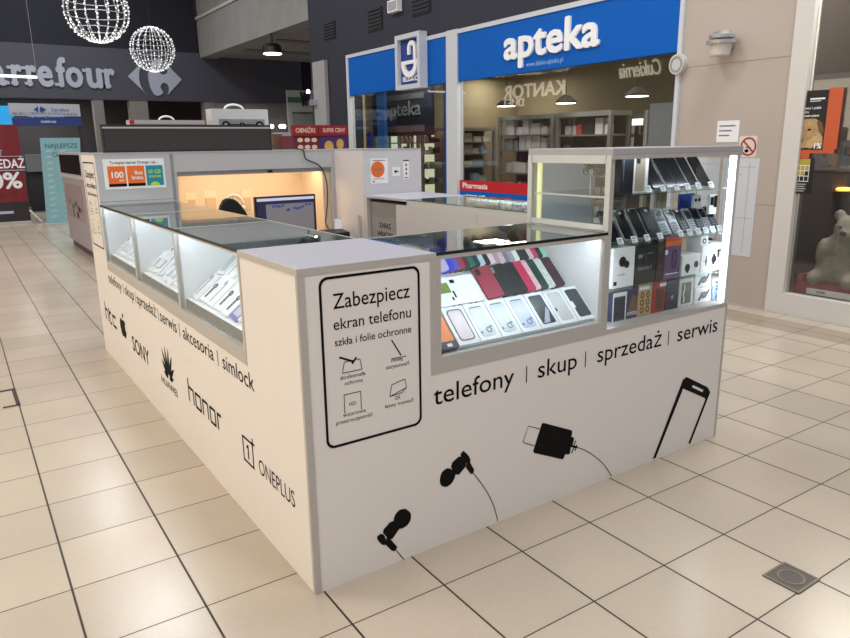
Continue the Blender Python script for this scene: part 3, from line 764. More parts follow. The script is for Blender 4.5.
# red sale banner
fr = fy(13.8)
a, b = uv(fr, -30, 124), uv(fr, 31, 219)
t = thing('sale_banner', (-.2, 13.8, 0), 'dark red roll-up sale banner with white lettering at the left edge', 'banner')
u1 = b[0]; u0 = u1-1.5
REDB = mat('banner_red', (120, 22, 34), .6, var=.5, scale=6)
m_ = MB(fr); m_.box(u0, u1, .42, 1.85, 0, .01); obj('red_sheet', m_, REDB, t)
m_ = MB(fr); m_.box(u0, u1, .05, .42, 0, .01); obj('dark_sheet', m_, mat('banner_dark', (44, 36, 44), .6), t)
q = uv(fr, 24, 170)
z1 = uv(fr, 10, 168)[1]
ue = ucol(fr, 25, z1)
m_ = MB(fr); put_text(m_, 'WYPRZEDAŻ', ue-1.05, ue, z1, .16, .012, 0, .02); obj('lettering', m_, SIGNW, t)
z2 = uv(fr, 10, 188)[1]; ue2 = ucol(fr, 23, z2)
m_ = MB(fr); put_text(m_, '50%', ue2-.75, ue2, z2, .28, .012, 0, .03); obj('percent_lettering', m_, SIGNW, t)
z3 = uv(fr, 4, 156)[1]; m_ = MB(fr); put_text(m_, 'START', ucol(fr, 3, z3)-.35, ucol(fr, 3, z3), z3, .11, .012); m_.box(u0+.1, ue, z1-.05, z1-.035, .011, .014); m_.box(u0+.1, ue, z1+.21, z1+.22, .011, .014)
z4 = uv(fr, 4, 214)[1]; m_.box(u0+.1, ucol(fr, 14, z4), z4, z4+.05, .011, .013); obj('small_print', m_, mat('pale_letters', (180,190,215)), t)
obj('foot', MB(fr).box(u0, u1, 0, .05, -.1, .12), ALU, t); obj('side_foot', MB().cyl((u1,13.8,.25), (u1+.17,13.7,.02), .02), ALUL, t)

# turquoise leaning board
fr = fy(13.2)
c4 = [uv(fr, 40, 138), uv(fr, 80, 138), uv(fr, 82, 222), uv(fr, 54, 222)]
t = thing('turquoise_poster_stand', (c4[3][0], 13.2, 0), 'turquoise poster board standing at the supermarket entrance', 'poster stand')
TQ = mat('turquoise_board', (142, 190, 200), .5, var=.12, scale=5)
wv = [(c4[0][0], c4[0][1]), (c4[1][0], c4[0][1]), (c4[2][0], 0.02), (c4[3][0]-.12, .02)]
obj('board', MB(fr).prism([wv[3], wv[2], wv[1], wv[0]], -.05, 0), TQ, t)
obj('foot', MB(fr).box(wv[3][0]-.03, wv[2][0], 0, .02, -.2, .15), ALU, t)
m_ = MB(fr); p = uv(fr, 45, 147); put_text(m_, 'NAJLEPSZE', p[0], p[0]+.55, p[1]-.02, .08, .002, 0, .01); put_text(m_, 'CIASTKA', p[0]+.1, p[0]+.45, p[1]-.18, .08, .002, 0, .01); obj('lettering', m_, mat('dark_teal_letters', (50, 100, 120), .5), t)
m_ = MB(fr)
for i in range(12):
    for j in range(2):
        v = .15+.11*i; u = wv[3][0]+(wv[0][0]-wv[3][0])*v/wv[0][1]+.13+.24*j; m_.prism(ell(u, v, .06, .02, .2), .001, .003)
obj('print', m_, mat('pale_turquoise', (176, 206, 214), .5), t)

# ticket machine, red trolleys hints: shelves behind the entrance
fr = fy(17.2)
t = thing('red_shop_shelf', (.9, 17.2, 0), 'dark shelf with red goods inside the supermarket entrance', 'shelf')
a, b = uv(fr, 28, 170), uv(fr, 52, 218)
obj('body', MB(fr).box(a[0], b[0]+.9, 0, a[1]-.2, -.4, 0), mat('dark_red_goods', (80, 18, 26), .6, var=.5, scale=8), t)
for i in range(3): obj('shelf_rail', MB(fr).box(a[0], b[0]+.9, .35+.35*i, .38+.35*i, 0, .03), ALUL, t)
t = thing('cash_desk', (.8, 16.6, 0), 'pale cash desk front behind the red sale banner', 'counter')
fr = fy(16.6); a, b = uv(fr, 24, 150), uv(fr, 46, 168)
obj('body', MB(fr).box(a[0], b[0]+.6, .9, a[1]-.1, -.5, 0), mat('pale_desk', (120, 124, 130), .6), t); obj('leg', MB(fr).box(a[0], b[0]+.6, 0, .9, -.4, -.1), mat('dark_desk', (40, 40, 46), .6), t)
fr = fy(16.8); a, b = uv(fr, -4, 108), uv(fr, 10, 124)
t = thing('lit_blue_sign', (a[0], 16.8, b[1]), 'bright cyan lit sign behind the left end of the entrance banner', 'sign')
obj('panel', MB(fr).box(a[0]-.8, b[0]+.1, b[1]-.1, a[1]+.05, -.05, 0), mat('cyan_lit', (40, 150, 210), .5, emit=.9), t)
obj('hanger', MB(fr).box(a[0]-.4, a[0]-.38, a[1]+.05, 2.7, -.03, -.02), ALU, t)
# lit shop in the passage
fr = fy(BY+.05)
for i, px in enumerate((271, 280, 283)):
    p = uv(fr, px, 126.5); t = thing('spot_lamp', (p[0], BY, p[1]), ('bright small spot lamp on the pale passage wall, left one', 'bright small spot lamp on the pale passage wall, middle one', 'bright small spot lamp on the pale passage wall, right one')[i], 'lamp')
    obj('body', MB(fr).prism(ell(p[0], p[1], .06, .06), .0, .05), ALU, t); obj('lens', MB(fr).prism(ell(p[0], p[1], .05, .05), .05, .07), mat('spot_glow', (255, 250, 240), .4, emit=8), t)
# green and white shop sign in the passage
fr = fy(14.6)
a, b = uv(fr, 287, 90), uv(fr, 314, 112)
t = thing('passage_shop_sign', ((a[0]+b[0])/2, 14.6, 0), 'white shop sign with a green band and dark letters in the passage', 'sign')
obj('board', MB(fr).box(a[0], b[0]+.8, b[1], a[1], -.08, 0), mat('pale_sign', (186, 190, 190), .5), t)
p, q = uv(fr, 287, 97), uv(fr, 303, 105)
obj('green_band', MB(fr).box(a[0], ucol(fr, 304, p[1]), q[1]+.05, p[1], 0, .01), mat('dull_green', (70, 110, 96), .5), t)
m_ = MB(fr); put_text(m_, 'VM', ucol(fr, 300.5, q[1]), ucol(fr, 310, q[1]), q[1]-.02, .32, .002, .02, .03); obj('lettering', m_, mat('dark_letters', (36, 36, 56), .5), t)
obj('post', MB(fr).box(a[0], a[0]+.1, 0, b[1], -.08, 0), mat('pale_sign', (186,190,190)), t)
obj('shop_front', MB(fr).box(a[0]+.1, b[0]+.8, 0, b[1]-.35, -.06, -.02), mat('dark_front', (70, 74, 74), .6), t); obj('cross_rail', MB(fr).box(a[0]+.1, b[0]+.8, b[1]-.35, b[1]-.05, -.06, -.01), mat('pale_rail', (150, 156, 154), .5), t)

# pendant under the mezzanine
p = at(272.5, 54, 'y', 11.5)
t = thing('pendant_lamp', (p.x, p.y, p.z), 'black drum lamp glowing below under the concrete mezzanine', 'lamp')
r = .19
obj('lamp_shade', MB().lathe([(r,.01),(r*.95,.12),(r*.7,.18),(.03,.19)], p, 24), DKBLACK, t)
obj('lens', MB().lathe([(r*.9,-.005),(r*.9,.01)], p, 24), LAMPM, t)
obj('rod', MB().cyl(p+Z*.19, (p.x, p.y, 3.48), .02), DKBLACK, t)

# wire globes of fairy lights
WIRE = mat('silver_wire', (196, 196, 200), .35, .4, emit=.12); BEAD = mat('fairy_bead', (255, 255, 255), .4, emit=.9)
def globe(px, py, rpx, label):
    dist = F*.35/rpx; d = ray(px, py).normalized()
    dz = -(MM.transposed() @ d).z; c = CAM+d*(dist/dz); R_ = .35
    t = thing('light_globe', tuple(c), label, 'decoration', None)
    m_ = MB(); n = 9
    for i in range(n):
        a = PI*i/n; pts = [c+Vector((math.cos(a)*math.cos(q), math.sin(a)*math.cos(q), math.sin(q)))*R_ for q in [2*PI*j/28 for j in range(28)]]
        m_.tube(pts, .0048, 5, True)
    for zz in (-.6, -.15, .3, .7):
        rr = math.sqrt(1-zz*zz)*R_
        m_.tube([c+Vector((math.cos(q)*rr, math.sin(q)*rr, zz*R_)) for q in [2*PI*j/28 for j in range(28)]], .004, 5, True)
    obj('wire_frame', m_, WIRE, t)
    m_ = MB()
    for i in range(2*n):
        a = PI*i/n
        for j in range(20):
            q = -PI/2+PI*(j+.5+random.uniform(-.4,.4))/20
            m_.ball(c+Vector((math.cos(a)*math.cos(q), math.sin(a)*math.cos(q), math.sin(q)))*(R_+.006), random.uniform(.006,.012), n=6, h=4)
    o = obj('fairy_lights', m_, BEAD, t); o['kind'] = 'stuff'
    obj('cable', MB().cyl(c+Z*R_, (c.x, c.y, 6), .004, n=6), DKBLACK, t)
    return c, dist
globe(96.5, 10, 30, 'large hanging wire globe of white fairy lights at the top left')
globe(152.5, 49.5, 20.8, 'smaller looking wire globe of fairy lights in front of the silver emblem')
globe(331, -12, 21, 'wire globe of fairy lights cut by the top edge near the navy wall')

# neighbouring sales kiosk behind the left end
kx = .68
t = thing('neighbour_kiosk', (kx, 8.9, 0), 'pale lilac sales kiosk with a dark screen behind the left end of the phone stand', 'kiosk')
LIL = mat('lilac_panel', (168, 158, 168), .5, var=.03)
obj('body', MB().box(kx, 2.6, 7.2, 9.8, .1, 1.0), LIL, t); obj('plinth', MB().box(kx+.03, 2.57, 7.25, 9.75, 0, .1), mat('dark_plinth', (90, 82, 84), .6), t)
obj('worktop', MB().box(kx-.01, 2.62, 7.18, 9.82, 1.0, 1.03), ALUL, t)
fr = fx(kx)
obj('print', MB(fr).box(-9.6, -8.2, .45, .92, .001, .003), mat('pink_print', (158, 140, 146), .5, var=.25, scale=9), t)
m_ = MB(fr); random.seed(3)
for i in range(14): m_.prism(ell(-9.3+random.uniform(0,.9), .5+random.uniform(0,.2), .05, .04), .003, .004)
obj('floral_print', m_, mat('green_print', (92, 104, 86), .6), t)
obj('screen_frame', MB().box(kx, kx+.08, 8.0, 9.9, 1.03, 1.34), mat('pale_frame', (190, 186, 192), .5), t)
obj('screen', MB(fx(kx)).box(-9.8, -8.05, 1.06, 1.31, .0, .006), mat('dark_screen', (14, 14, 17), .6, spec=.1), t)
obj('corner_post', MB().box(kx, kx+.05, 7.6, 7.7, .1, 1.34), mat('pinkish_white_post', (228, 212, 226), .4), t)

# candy display stand behind the phone stand
cy = 6.0; fr = fy(cy)
t = thing('candy_stand', (3.0, cy, 0), 'red and purple sweets display stand behind the phone stand', 'display stand')
MAR = mat('maroon_card', (96, 30, 44), .6); REDH = mat('red_header', (140, 28, 40), .5)
obj('body', MB(fr).box(2.67, 3.38, 0, 1.5, -.4, 0), MAR, t)
obj('header', MB(fr).box(2.66, 2.99, 1.5, 1.62, -.02, .02), REDH, t); obj('header', MB(fr).box(2.995, 3.39, 1.5, 1.62, -.02, .02), REDH, t)
m_ = MB(fr); put_text(m_, 'OBNIŻKI', 2.70, 2.95, 1.535, .05, .021, 0, .02); put_text(m_, 'SUPER CENY', 3.05, 3.35, 1.54, .045, .021, 0, .02); obj('lettering', m_, mat('cream_letters', (226, 190, 170), .5), t)
m_ = MB(fr)
for i in range(3):
    for j in range(2): m_.prism(ell(2.76+.09*i, 1.37+.08*j, .035, .025), .001, .004)
obj('print', m_, mat('cream_letters', (226,190,170)), t)
obj('purple_panel', MB(fr).box(3.02, 3.36, 1.2, 1.49, .0, .006), mat('purple_card', (64, 40, 104), .5), t, 'purple panel')
m_ = MB(fr); m_.prism(ell(3.13, 1.37, .06, .07), .006, .009); m_.prism(ell(3.28, 1.4, .05, .06), .006, .009); obj('yellow_print', m_, mat('gold_print', (206, 160, 80), .5, var=.3), t)
t = thing('carton', (2.4, 6.3, 0), 'brown carton with a white side on a stack left of the sweets stand', 'box')
fr = fy(6.45); a, b = uv(fr, 272, 134), uv(fr, 283, 150)
obj('box', MB(fr).box(a[0], b[0], 0, a[1], -.3, 0), mat('brown_card', (112, 84, 62), .7), t)
obj('white_panel', MB(fr).box(b[0]+.002, ucol(fr, 291, 1.4), 0, a[1]+.02, -.3, 0), mat('grey_card', (170, 170, 176), .6), t)

# ================================================================== THE PHONE STAND
HT = 1.045; HB = .64; HTALL = 1.356; D = .45
SEAMG = .00003
FR0 = (Vector((0,-.0006,0)), X, Z, -Y)
LF0 = (Vector((-.0006,0,0)), -Y, Z, -X)

def rounded_sign(t, fr, u0, u1, v0, v1):
    """rounded black outline with the screen protection texts"""
    m_ = MB(fr); m_.ring(rrect(u0,u1,v0,v1,.028), rrect(u0+.008,u1-.008,v0+.008,v1-.008,.022), 0, .0006)
    p = obj('poster_outline', m_, BLACK, t, 'black rounded outline')
    W = u1-u0
    for s_, a, b, v, h in (('Zabezpiecz', .125, .89, .098, .045), ('ekran telefonu', .12, .9, .162, .034), ('szkła i folie ochronne', .125, .9, .212, .023)):
        obj('lettering', put_text(MB(fr), s_, u0+a*W, u0+b*W, v1-v, h, 0, 0, .003), BLACK, p)
    for cap in ((('doskonała', .16, .41, .355), ('ochrona', .2, .38, .375)), (('mniej', .68, .8, .333), ('zarysowań', .62, .87, .353)),
                (('wzorowa', .17, .40, .476), ('przezroczystość', .10, .47, .496)), (('OK', .71, .77, .462), ('łatwy montaż', .60, .91, .482))):
        m_ = MB(fr)
        for s_, a, b, v in cap: put_text(m_, s_, u0+a*W, u0+b*W, v1-v+.035, .0125, 0)
        obj('caption', m_, BLACK, p)
    m_ = MB(fr); l = .0022
    def line(pts, w=l):
        for a, b in zip(pts, pts[1:]):
            a, b = Vector((*a, 0)), Vector((*b, 0)); d = (b-a).normalized(); n = Vector((-d.y, d.x, 0))*w/2
            m_.add([(a+n)[:2]+(.0003,), (b+n)[:2]+(.0003,), (b-n)[:2]+(.0003,), (a-n)[:2]+(.0003,)], [(0,1,2,3)])
    cx, cy = u0+.28*W, v1-.278
    line([(cx-.01,cy+.012),(cx-.026,cy+.012),(cx-.034,cy-.022),(cx+.034,cy-.022),(cx+.028,cy+.012),(cx+.014,cy+.012)])
    line([(cx-.042,cy+.03),(cx+.006,cy+.008)], .006); line([(cx+.0,cy+.002),(cx+.016,cy+.02)], .006); obj('icon', m_, BLACK, p); m_ = MB(fr)
    cx, cy = u0+.75*W, v1-.255
    line([(cx-.022,cy+.03),(cx+.012,cy-.026)], .004); line([(cx-.025,cy-.032),(cx+.032,cy-.032)]); obj('icon', m_, BLACK, p); m_ = MB(fr)
    cx, cy = u0+.27*W, v1-.40
    line([(cx-.028,cy-.03),(cx-.028,cy+.03),(cx+.03,cy+.03),(cx+.03,cy-.03)]); put_text(m_, 'HD', cx-.012, cx+.012, cy-.01, .012, 0); obj('icon', m_, BLACK, p); m_ = MB(fr)
    cx, cy = u0+.75*W, v1-.385
    line([(cx-.026,cy+.012),(cx+.024,cy+.022),(cx+.03,cy-.008),(cx+.012,cy-.022),(cx-.034,cy-.026),(cx-.026,cy+.012)]); line([(cx-.034,cy-.026),(cx+.03,cy-.008)])
    obj('icon', m_, BLACK, p)

# ---- corner cabinet
t = thing('corner_cabinet', (0, 0, 0), 'white corner cabinet of the phone stand with a rounded black outline poster', 'cabinet', )
e = .002
obj('body', MB().box(e, .48-SEAMG, e, .48-SEAMG, 0, HT-.02), PANEL, t)
obj('top_panel', MB().box(0, .48-SEAMG, 0, .48-SEAMG, HT-.02, HT), LAV, t, bev=.002)
m_ = MB((Vector((0,0,0)), X, Y, Z)); m_.prism([(-.001,-.001),(.022,-.001),(.022,.003),(.003,.003),(.003,.012),(-.001,.012)], 0, HT-.021)
obj('edge_trim', m_, ALU, t)
obj('edge_trim', MB().box(.455, .4795, -.0005, .003, HB, HT-.021), ALU, t)
m_ = MB((Vector((0,0,0)), X, Y, Z)); m_.prism([(-.0012,-.0012),(.4795,-.0012),(.4795,-.0001),(-.0001,-.0001),(-.0001,.4795),(-.0012,.4795)], HT-.0208, HT-.001)
obj('top_edge_band', m_, ALU, t)
obj('edge_trim', MB().box(-.0005, .003, .47, .4795, HB, HT-.021), ALU, t)
rounded_sign(t, (Vector((0, e-.0007, 0)), X, Z, -Y), .066, .416, .478, 1.012)
LFP = (Vector((e-.0007, 0, 0)), -Y, Z, -X)
FRP = (Vector((0, e-.0007, 0)), X, Z, -Y)
m_ = MB(LFP); zb = .25
put_text(m_, 'ONEPLUS', ucol(LFP, 259, .27), ucol(LFP, 295, .27), .247, .058, 0)
obj('lettering', m_, BLACK, t, 'black lettering "ONEPLUS"')
m_ = MB(LFP); a, b = ucol(LFP, 243, .29), ucol(LFP, 253.5, .29); q = uv(LFP, 248, 466)[1]; h = (b-a)
v0, v1 = q+.012, q+.012+h*.95
m_.ring([(a,v0),(b,v0),(b,v1),(a,v1)], [(a+.008,v0+.008),(b-.008,v0+.008),(b-.008,v1-.008),(a+.008,v1-.008)], 0, .0006)
m_.box(a+h*.47, a+h*.56, v0+h*.2, v0+h*.72, 0, .0006); m_.prism([(a+h*.56,v0+h*.72),(a+h*.47,v0+h*.72),(a+h*.36,v0+h*.62),(a+h*.36,v0+h*.55),(a+h*.5,v0+h*.64)], 0, .0005)
c = (b, v1); m_.box(c[0]-.014, c[0]+.02, c[1]-.003, c[1]+.003, 0, .0008); m_.box(c[0]-.003, c[0]+.003, c[1]-.014, c[1]+.02, 0, .0008)
obj('emblem', m_, BLACK, t, 'black square emblem with a one and a plus')

# ---- glass counters
def glass_counter(label, axis, start, L, rack, name='display_counter', ledm=None):
    loc = (start, 0, 0) if axis == 'x' else (0, start, 0)
    t = thing(name, loc, label, 'display counter')
    def B(m_, u0, u1, v0, v1, z0, z1):
        if axis == 'x': m_.box(start+u0, start+u1, v0, v1, z0, z1)
        else: m_.box(v0, v1, start+u0, start+u1, z0, z1)
        return m_
    g = SEAMG
    obj('base_panel', B(MB(), g, L-g, e, D, 0, HB), PANEL, t)
    m_ = MB(); B(m_, g, L-g, 0, .02, HB, .695); obj('bottom_rail', m_, ALU, t)
    tz = 1.022 if axis == 'x' else 1.029
    m_ = MB(); B(m_, g, L-g, 0, .02, tz, 1.0355); B(m_, g, L-g, .02, .030, 1.0325, 1.0355); obj('front_top_rail', m_, ALU, t)
    m_ = MB(); B(m_, g, L-g, -.001, .003, 1.0356, HT+.0005); obj('glass_edge', m_, mat('dark_glass_edge', (16, 24, 24), .2), t, 'dark edge of the glass top')
    for u in (g, L-(.010 if axis == 'y' else .018)): obj('corner_post', B(MB(), u, u+(.010 if axis == 'y' else .018)-g, 0, .018, .695, tz), ALUL if axis == 'y' else ALU, t)
    obj('back_panel', B(MB(), g, L-g, D-.015, D, HB, 1.03), CASEWH, t)
    for u in (g, L-.014): obj('side_panel', B(MB(), u, u+.014-g, .02, D-.015, HB, 1.03), CASEWH, t)
    obj('case_floor', B(MB(), .015, L-.015, .02, D-.015, HB, HB+.01), CASEWH, t)
    obj('front_glass', B(MB(), .010, L-.010, .006, .011, .695, tz), GLASS, t)
    obj('glass_top', B(MB(), g, L-g, .0031, D, 1.037, HT), GTOP, t)
    m_ = MB(); B(m_, g, L-g, D-.012, D, 1.0305, 1.0365); B(m_, g, L-g, D, D+.004, 1.03, HT+.001); B(m_, L-.008, L-g, .004, D, HT+.0002, HT+.0015); obj('top_edge_strip', m_, ALUL, t)
    obj('light_strip', B(MB(), .03, L-.03, .0205, .029, 1.0265, 1.032), ledm or LEDCASE, t)
    m_ = MB()
    if axis == 'x':
        m_.fr = (Vector((start+.016, 0, 0)), Y, Z, X); m_.prism(rack, 0, L-.032)
    else:
        m_.fr = (Vector((0, start+.016, 0)), X, Z, Y); m_.prism(rack, 0, L-.032)
    obj('display_rack', m_, CASEWH, t)
    if axis == 'y': obj('rack_lip', B(MB(), .016, L-.016, .025, .0298, .70, .738), mat('grey_lip', (128, 130, 130), .5), t, 'grey front lip of the rack')
    return t
RACK = [(.03,.651),(.03,.688),(.048,.688),(.165,.80),(.19,.80),(.285,.888),(.325,.893),(.41,.972),(.433,.972),(.433,.651)]
SL = math.atan2(.112, .117)
fc = glass_counter('glass topped front display counter full of coloured phone cases', 'x', .48, .80, RACK)
RACKL = [(.03,.651),(.03,.738),(.05,.738),(.40,.998),(.433,.998),(.433,.651)]
SLL = math.atan2(.26, .35)
lc = [glass_counter('glass display counter of white packets on the left side, nearest the corner cabinet', 'y', .48, .80, RACKL),
      glass_counter('middle glass display counter of white packets on the left side of the stand', 'y', 1.28, .82, RACKL),
      glass_counter('glass display counter of white packets on the left side, next to the tall back cabinet', 'y', 2.10, .83, RACKL)]

def words(fr, t_of, base, asc, lst, bar=None):
    for s_, a, b, th in lst:
        m_ = MB(fr)
        if s_ == '|':
            u = ucol(fr, a, base+.03); m_.box(u-.0022, u+.0022, base-.006, base+.058, 0, .0006)
            obj('divider_line', m_, BLACK, th)
        else:
            u0, u1 = ucol(fr, a, base+asc*.4), ucol(fr, b, base+asc*.4)
            put_text(m_, s_, u0, u1, base, asc, 0, 0, .004)
            obj('lettering', m_, BLACK, th, 'black lettering "%s"' % s_)

# ---- tall glass cabinet
tx = 1.28; TL = .83
tc = thing('tall_display_cabinet', (tx, 0, 0), 'tall glass cabinet with lit shelves of phones and boxed accessories', 'display cabinet')
def tb(*a): return MB().box(*a)
x0, x1 = tx+SEAMG, 2.11
obj('base_panel', tb(x0, x1, e, D, 0, HB), PANEL, tc)
obj('edge_trim', tb(x1-.012, x1+.001, -.0005, .004, 0, HB), ALU, tc)
obj('bottom_rail', tb(x0, x1, 0, D, HB, .66), ALU, tc)
obj('top_panel', tb(x0-.0, x1+.004, -.004, D+.004, 1.332, HTALL), GREYLAM, tc, bev=.002)
for (a, b, c_, d, z0) in ((x0, x0+.026, 0, .022, .66), (x1-.02, x1, 0, .02, .66), (x0, x0+.02, D-.02, D, .66), (x1-.02, x1, D-.02, D, .66), (1.66, 1.675, D-.015, D, .66)):
    obj('post', tb(a, b, max(c_, .0058) if d < .1 else c_, d, z0, 1.332), ALU if (a == x0 and c_ == 0) else ALUL, tc)
m_ = MB(); m_.box(x0-.004, x0, .022, D-.02, 1.3, 1.332); m_.box(x0-.004, x0, .022, D-.02, 1.05, 1.072); m_.box(x0-.004, x0, 0, .024, 1.05, 1.332); m_.box(x0-.004, x0, D-.024, D, 1.05, 1.332)
obj('side_frame', m_, mat('white_frame', (206, 208, 206), .4), tc, 'white frame of the upper side pane')
obj('front_glass', tb(x0+.026, x1-.02, .0062, .011, .66, 1.332), GLASS, tc)
obj('side_glass', tb(x0+.004, x0+.009, .022, D-.02, 1.0455, 1.332), GLASS, tc)
obj('side_glass', tb(x1-.012, x1-.007, .02, D-.02, .66, 1.332), GLASS, tc)
obj('back_panel', tb(x0+.02, 1.66, D-.012, D-.007, .66, 1.332), mat('frosted_back', (212, 217, 228), .35, var=.06, scale=6), tc, 'blue grey frosted back panel'); obj('back_panel', tb(1.675, 2.0, D-.010, D-.005, .66, .97), mat('frosted_back', (176,180,190)), tc); obj('back_glass', tb(1.675, x1-.02, D-.012, D-.007, .66, 1.332), GLASS, tc)
SHZ = (1.178, .978, .80)
for z in SHZ: obj('glass_shelf', tb(x0+.03, x1-.025, .035, .40, z-.006, z), GSHELF, tc)
obj('light_strip', tb(x1-.036, x1-.024, .018, .03, .67, 1.326), LEDM, tc); obj('light_strip', tb(x0+.028, x0+.040, .018, .026, .67, .985), LEDM, tc)
obj('light_strip', tb(x0+.06, x1-.05, .03, .04, 1.324, 1.3315), LEDM, tc)  # extra strip with no seen source, added to brighten the phones
obj('valance', tb(x0, x1+.002, -.004, .0055, 1.316, 1.3318), ALU, tc)
obj('yellow_light_strip', tb(x0+.022, x0+.032, D-.05, D-.03, 1.05, 1.325), LEDY, tc)
obj('yellow_light_strip', tb(x0+.022, x0+.03, .05, D-.05, 1.318, 1.328), LEDY, tc)
obj('upper_back_shelf', tb(x0+.01, x0+.028, .03, .42, 1.171, 1.177), mat('white_frame', (222,222,216)), tc)

z0_ = .532
words(FRP, None, z0_, .066, [('telefony',433.5,514,fc),('|',526.5,0,fc),('skup',538,577,fc),('|',585.5,0,fc),('sprzedaż',597.5,661.5,tc),('|',668.5,0,tc),('serwis',677.5,717.5,tc)])
words(LFP, None, .558, .06, [('telefony',108.4,121.4,lc[2]),('|',123,0,lc[2]),('skup',124.8,133.8,lc[2]),('|',135.3,0,lc[2]),('sprzedaż',136.8,156,lc[1]),('|',158,0,lc[1]),('serwis',160,176.5,lc[1]),('|',179.3,0,lc[0]),('akcesoria',182.8,213.5,lc[0]),('|',217.6,0,lc[0]),('simlock',222.5,254,lc[0])])

# pictures printed on the front panel
Q = lambda l, ox, oy, k: [uv(FRP, ox+x/k, oy+y/k) for x, y in l]
def stroke(m_, pts, w, w0=0.0006):
    pts = [Vector((*p, 0)) for p in pts]; n = len(pts); ls, rs = [], []
    for i in range(n):
        d = (pts[min(i+1,n-1)]-pts[max(i-1,0)]).normalized(); nn = Vector((-d.y, d.x, 0))*w/2
        ls.append((pts[i]+nn)[:2]+(w0,)); rs.append((pts[i]-nn)[:2]+(w0,))
    m_.add(ls+rs, [(i, i+1, n+i+1, n+i) for i in range(n-1)])
def smooth(pts, k=5):
    out = []; n = len(pts)
    for i in range(n-1):
        p0, p1, p2, p3 = [Vector(pts[max(0, min(n-1, j))]) for j in (i-1, i, i+1, i+2)]
        for s_ in range(k):
            t_ = s_/k; out.append(tuple(.5*((2*p1)+(-p0+p2)*t_+(2*p0-5*p1+4*p2-p3)*t_*t_+(-p0+3*p1-3*p2+p3)*t_**3)))
    return out+[tuple(pts[-1])]
def sblob(pts): 
    q = smooth(pts+[pts[0]], 4); return q[:-1]
k = 638/150
m_ = MB(FRP)
m_.prism(sblob(Q([(150,377),(172,395),(172,425),(155,450),(125,463),(105,445),(102,415),(122,385)],370,420,k)), 0, .0006)
m_.prism(Q([(102,428),(125,462),(118,472),(95,505),(80,508),(55,480),(58,465),(85,435)],370,420,k), 0, .0008)
m_.prism(sblob(Q([(45,484),(58,488),(66,505),(68,528),(52,530),(36,515),(30,498)],370,420,k)), 0, .0007)
m_.prism(Q([(70,500),(88,508),(116,540),(104,558),(92,555),(66,530)],370,420,k), 0, .0009)
stroke(m_, Q([(108,550),(145,594)],370,420,k), .003)
obj('earphone_print', m_, BLACK, fc, 'black print of the lower earphone')
m_ = MB(FRP)
m_.prism(sblob(Q([(330,204),(352,213),(363,232),(350,265),(325,284),(303,278),(297,255),(306,222)],370,420,k)), 0, .0006)
m_.prism(Q([(344,200),(350,180),(378,155),(392,158),(408,188),(405,200),(378,232),(362,232)],370,420,k), 0, .0008)
m_.prism(sblob(Q([(396,131),(408,140),(424,160),(425,180),(408,185),(390,165),(386,145)],370,420,k)), 0, .0007)
m_.prism(Q([(408,190),(424,178),(443,212),(438,226),(428,230),(408,202)],370,420,k), 0, .0009)
stroke(m_, smooth(Q([(436,222),(470,265),(500,310),(522,355),(535,395),(543,430)],370,420,k)), .003)
obj('earphone_print', m_, BLACK, fc, 'black print of the upper earphone with its wire')
k = 829/130
m_ = MB(FRP)
m_.prism(Q([(203,150),(215,146),(390,192),(397,202),(392,235),(408,240),(405,262),(398,290),(388,300),(380,345),(350,347),(342,372),(332,378),(155,338),(147,326)],510,400,k), 0, .0006)
stroke(m_, Q([(188,184),(118,166),(82,270),(155,292)],510,400,k), .003)
for a, b in (((418,258),(405,298)),((425,285),(415,325)),((410,300),(390,338))): stroke(m_, Q([a,b],510,400,k), .006)
stroke(m_, smooth(Q([(385,292),(440,306),(500,332),(560,375),(605,420),(648,486)],510,400,k)), .003)
stroke(m_, Q([(385,292),(428,302)],510,400,k), .009)
obj('plug_print', m_, BLACK, fc, 'black print of a charger plug with its cable')
k = 850/380
m_ = MB(FRP)
o_ = Q([(632,356),(700,178),(708,172),(755,195),(761,206),(716,322)],370,300,k); i_ = Q([(639,353),(698,204),(700,198),(748,219),(750,222),(712,320)],370,300,k)
n = len(o_); m_.add([p+(.0006,) for p in o_]+[p+(.0006,) for p in i_], [(i, i+1, n+i+1, n+i) for i in range(n-1)])
obj('phone_print', m_, BLACK, tc, 'black outline print of a mobile phone')
m_ = MB(FRP); m_.prism(Q([(722,190),(745,201),(743,206),(720,195)],370,300,k), .0008, .0012); obj('phone_earpiece_print', m_, PANEL, tc)

# brand names on the left side
def ltext(s_, a, b, z, asc, th, bold=.006, nm='lettering'):
    m_ = MB(LFP); put_text(m_, s_, ucol(LFP, a, z+asc*.4), ucol(LFP, b, z+asc*.4), z, asc, 0, 0, bold); obj(nm, m_, BLACK, th, 'black lettering "%s"' % s_)
m_ = MB(LFP); zz = uv(LFP, 110, 325)[1]
zb_ = .262; u0, u1 = ucol(LFP, 105.5, zb_+.05), ucol(LFP, 116.5, zb_+.03); W = u1-u0
L_ = lambda pts, w=.019: stroke(m_, [(u0+W*x, zb_+y) for x, y in pts], w)
L_([(0.02,0),(0.02,.125)]); L_([(.02,.075),(.26,.075),(.26,0)]); L_([(.40,.10),(.40,0),(.55,0)]); L_([(.36,.075),(.58,.075)]); L_([(.98,.072),(.70,.072),(.70,.004),(.98,.004)])
HTC = m_
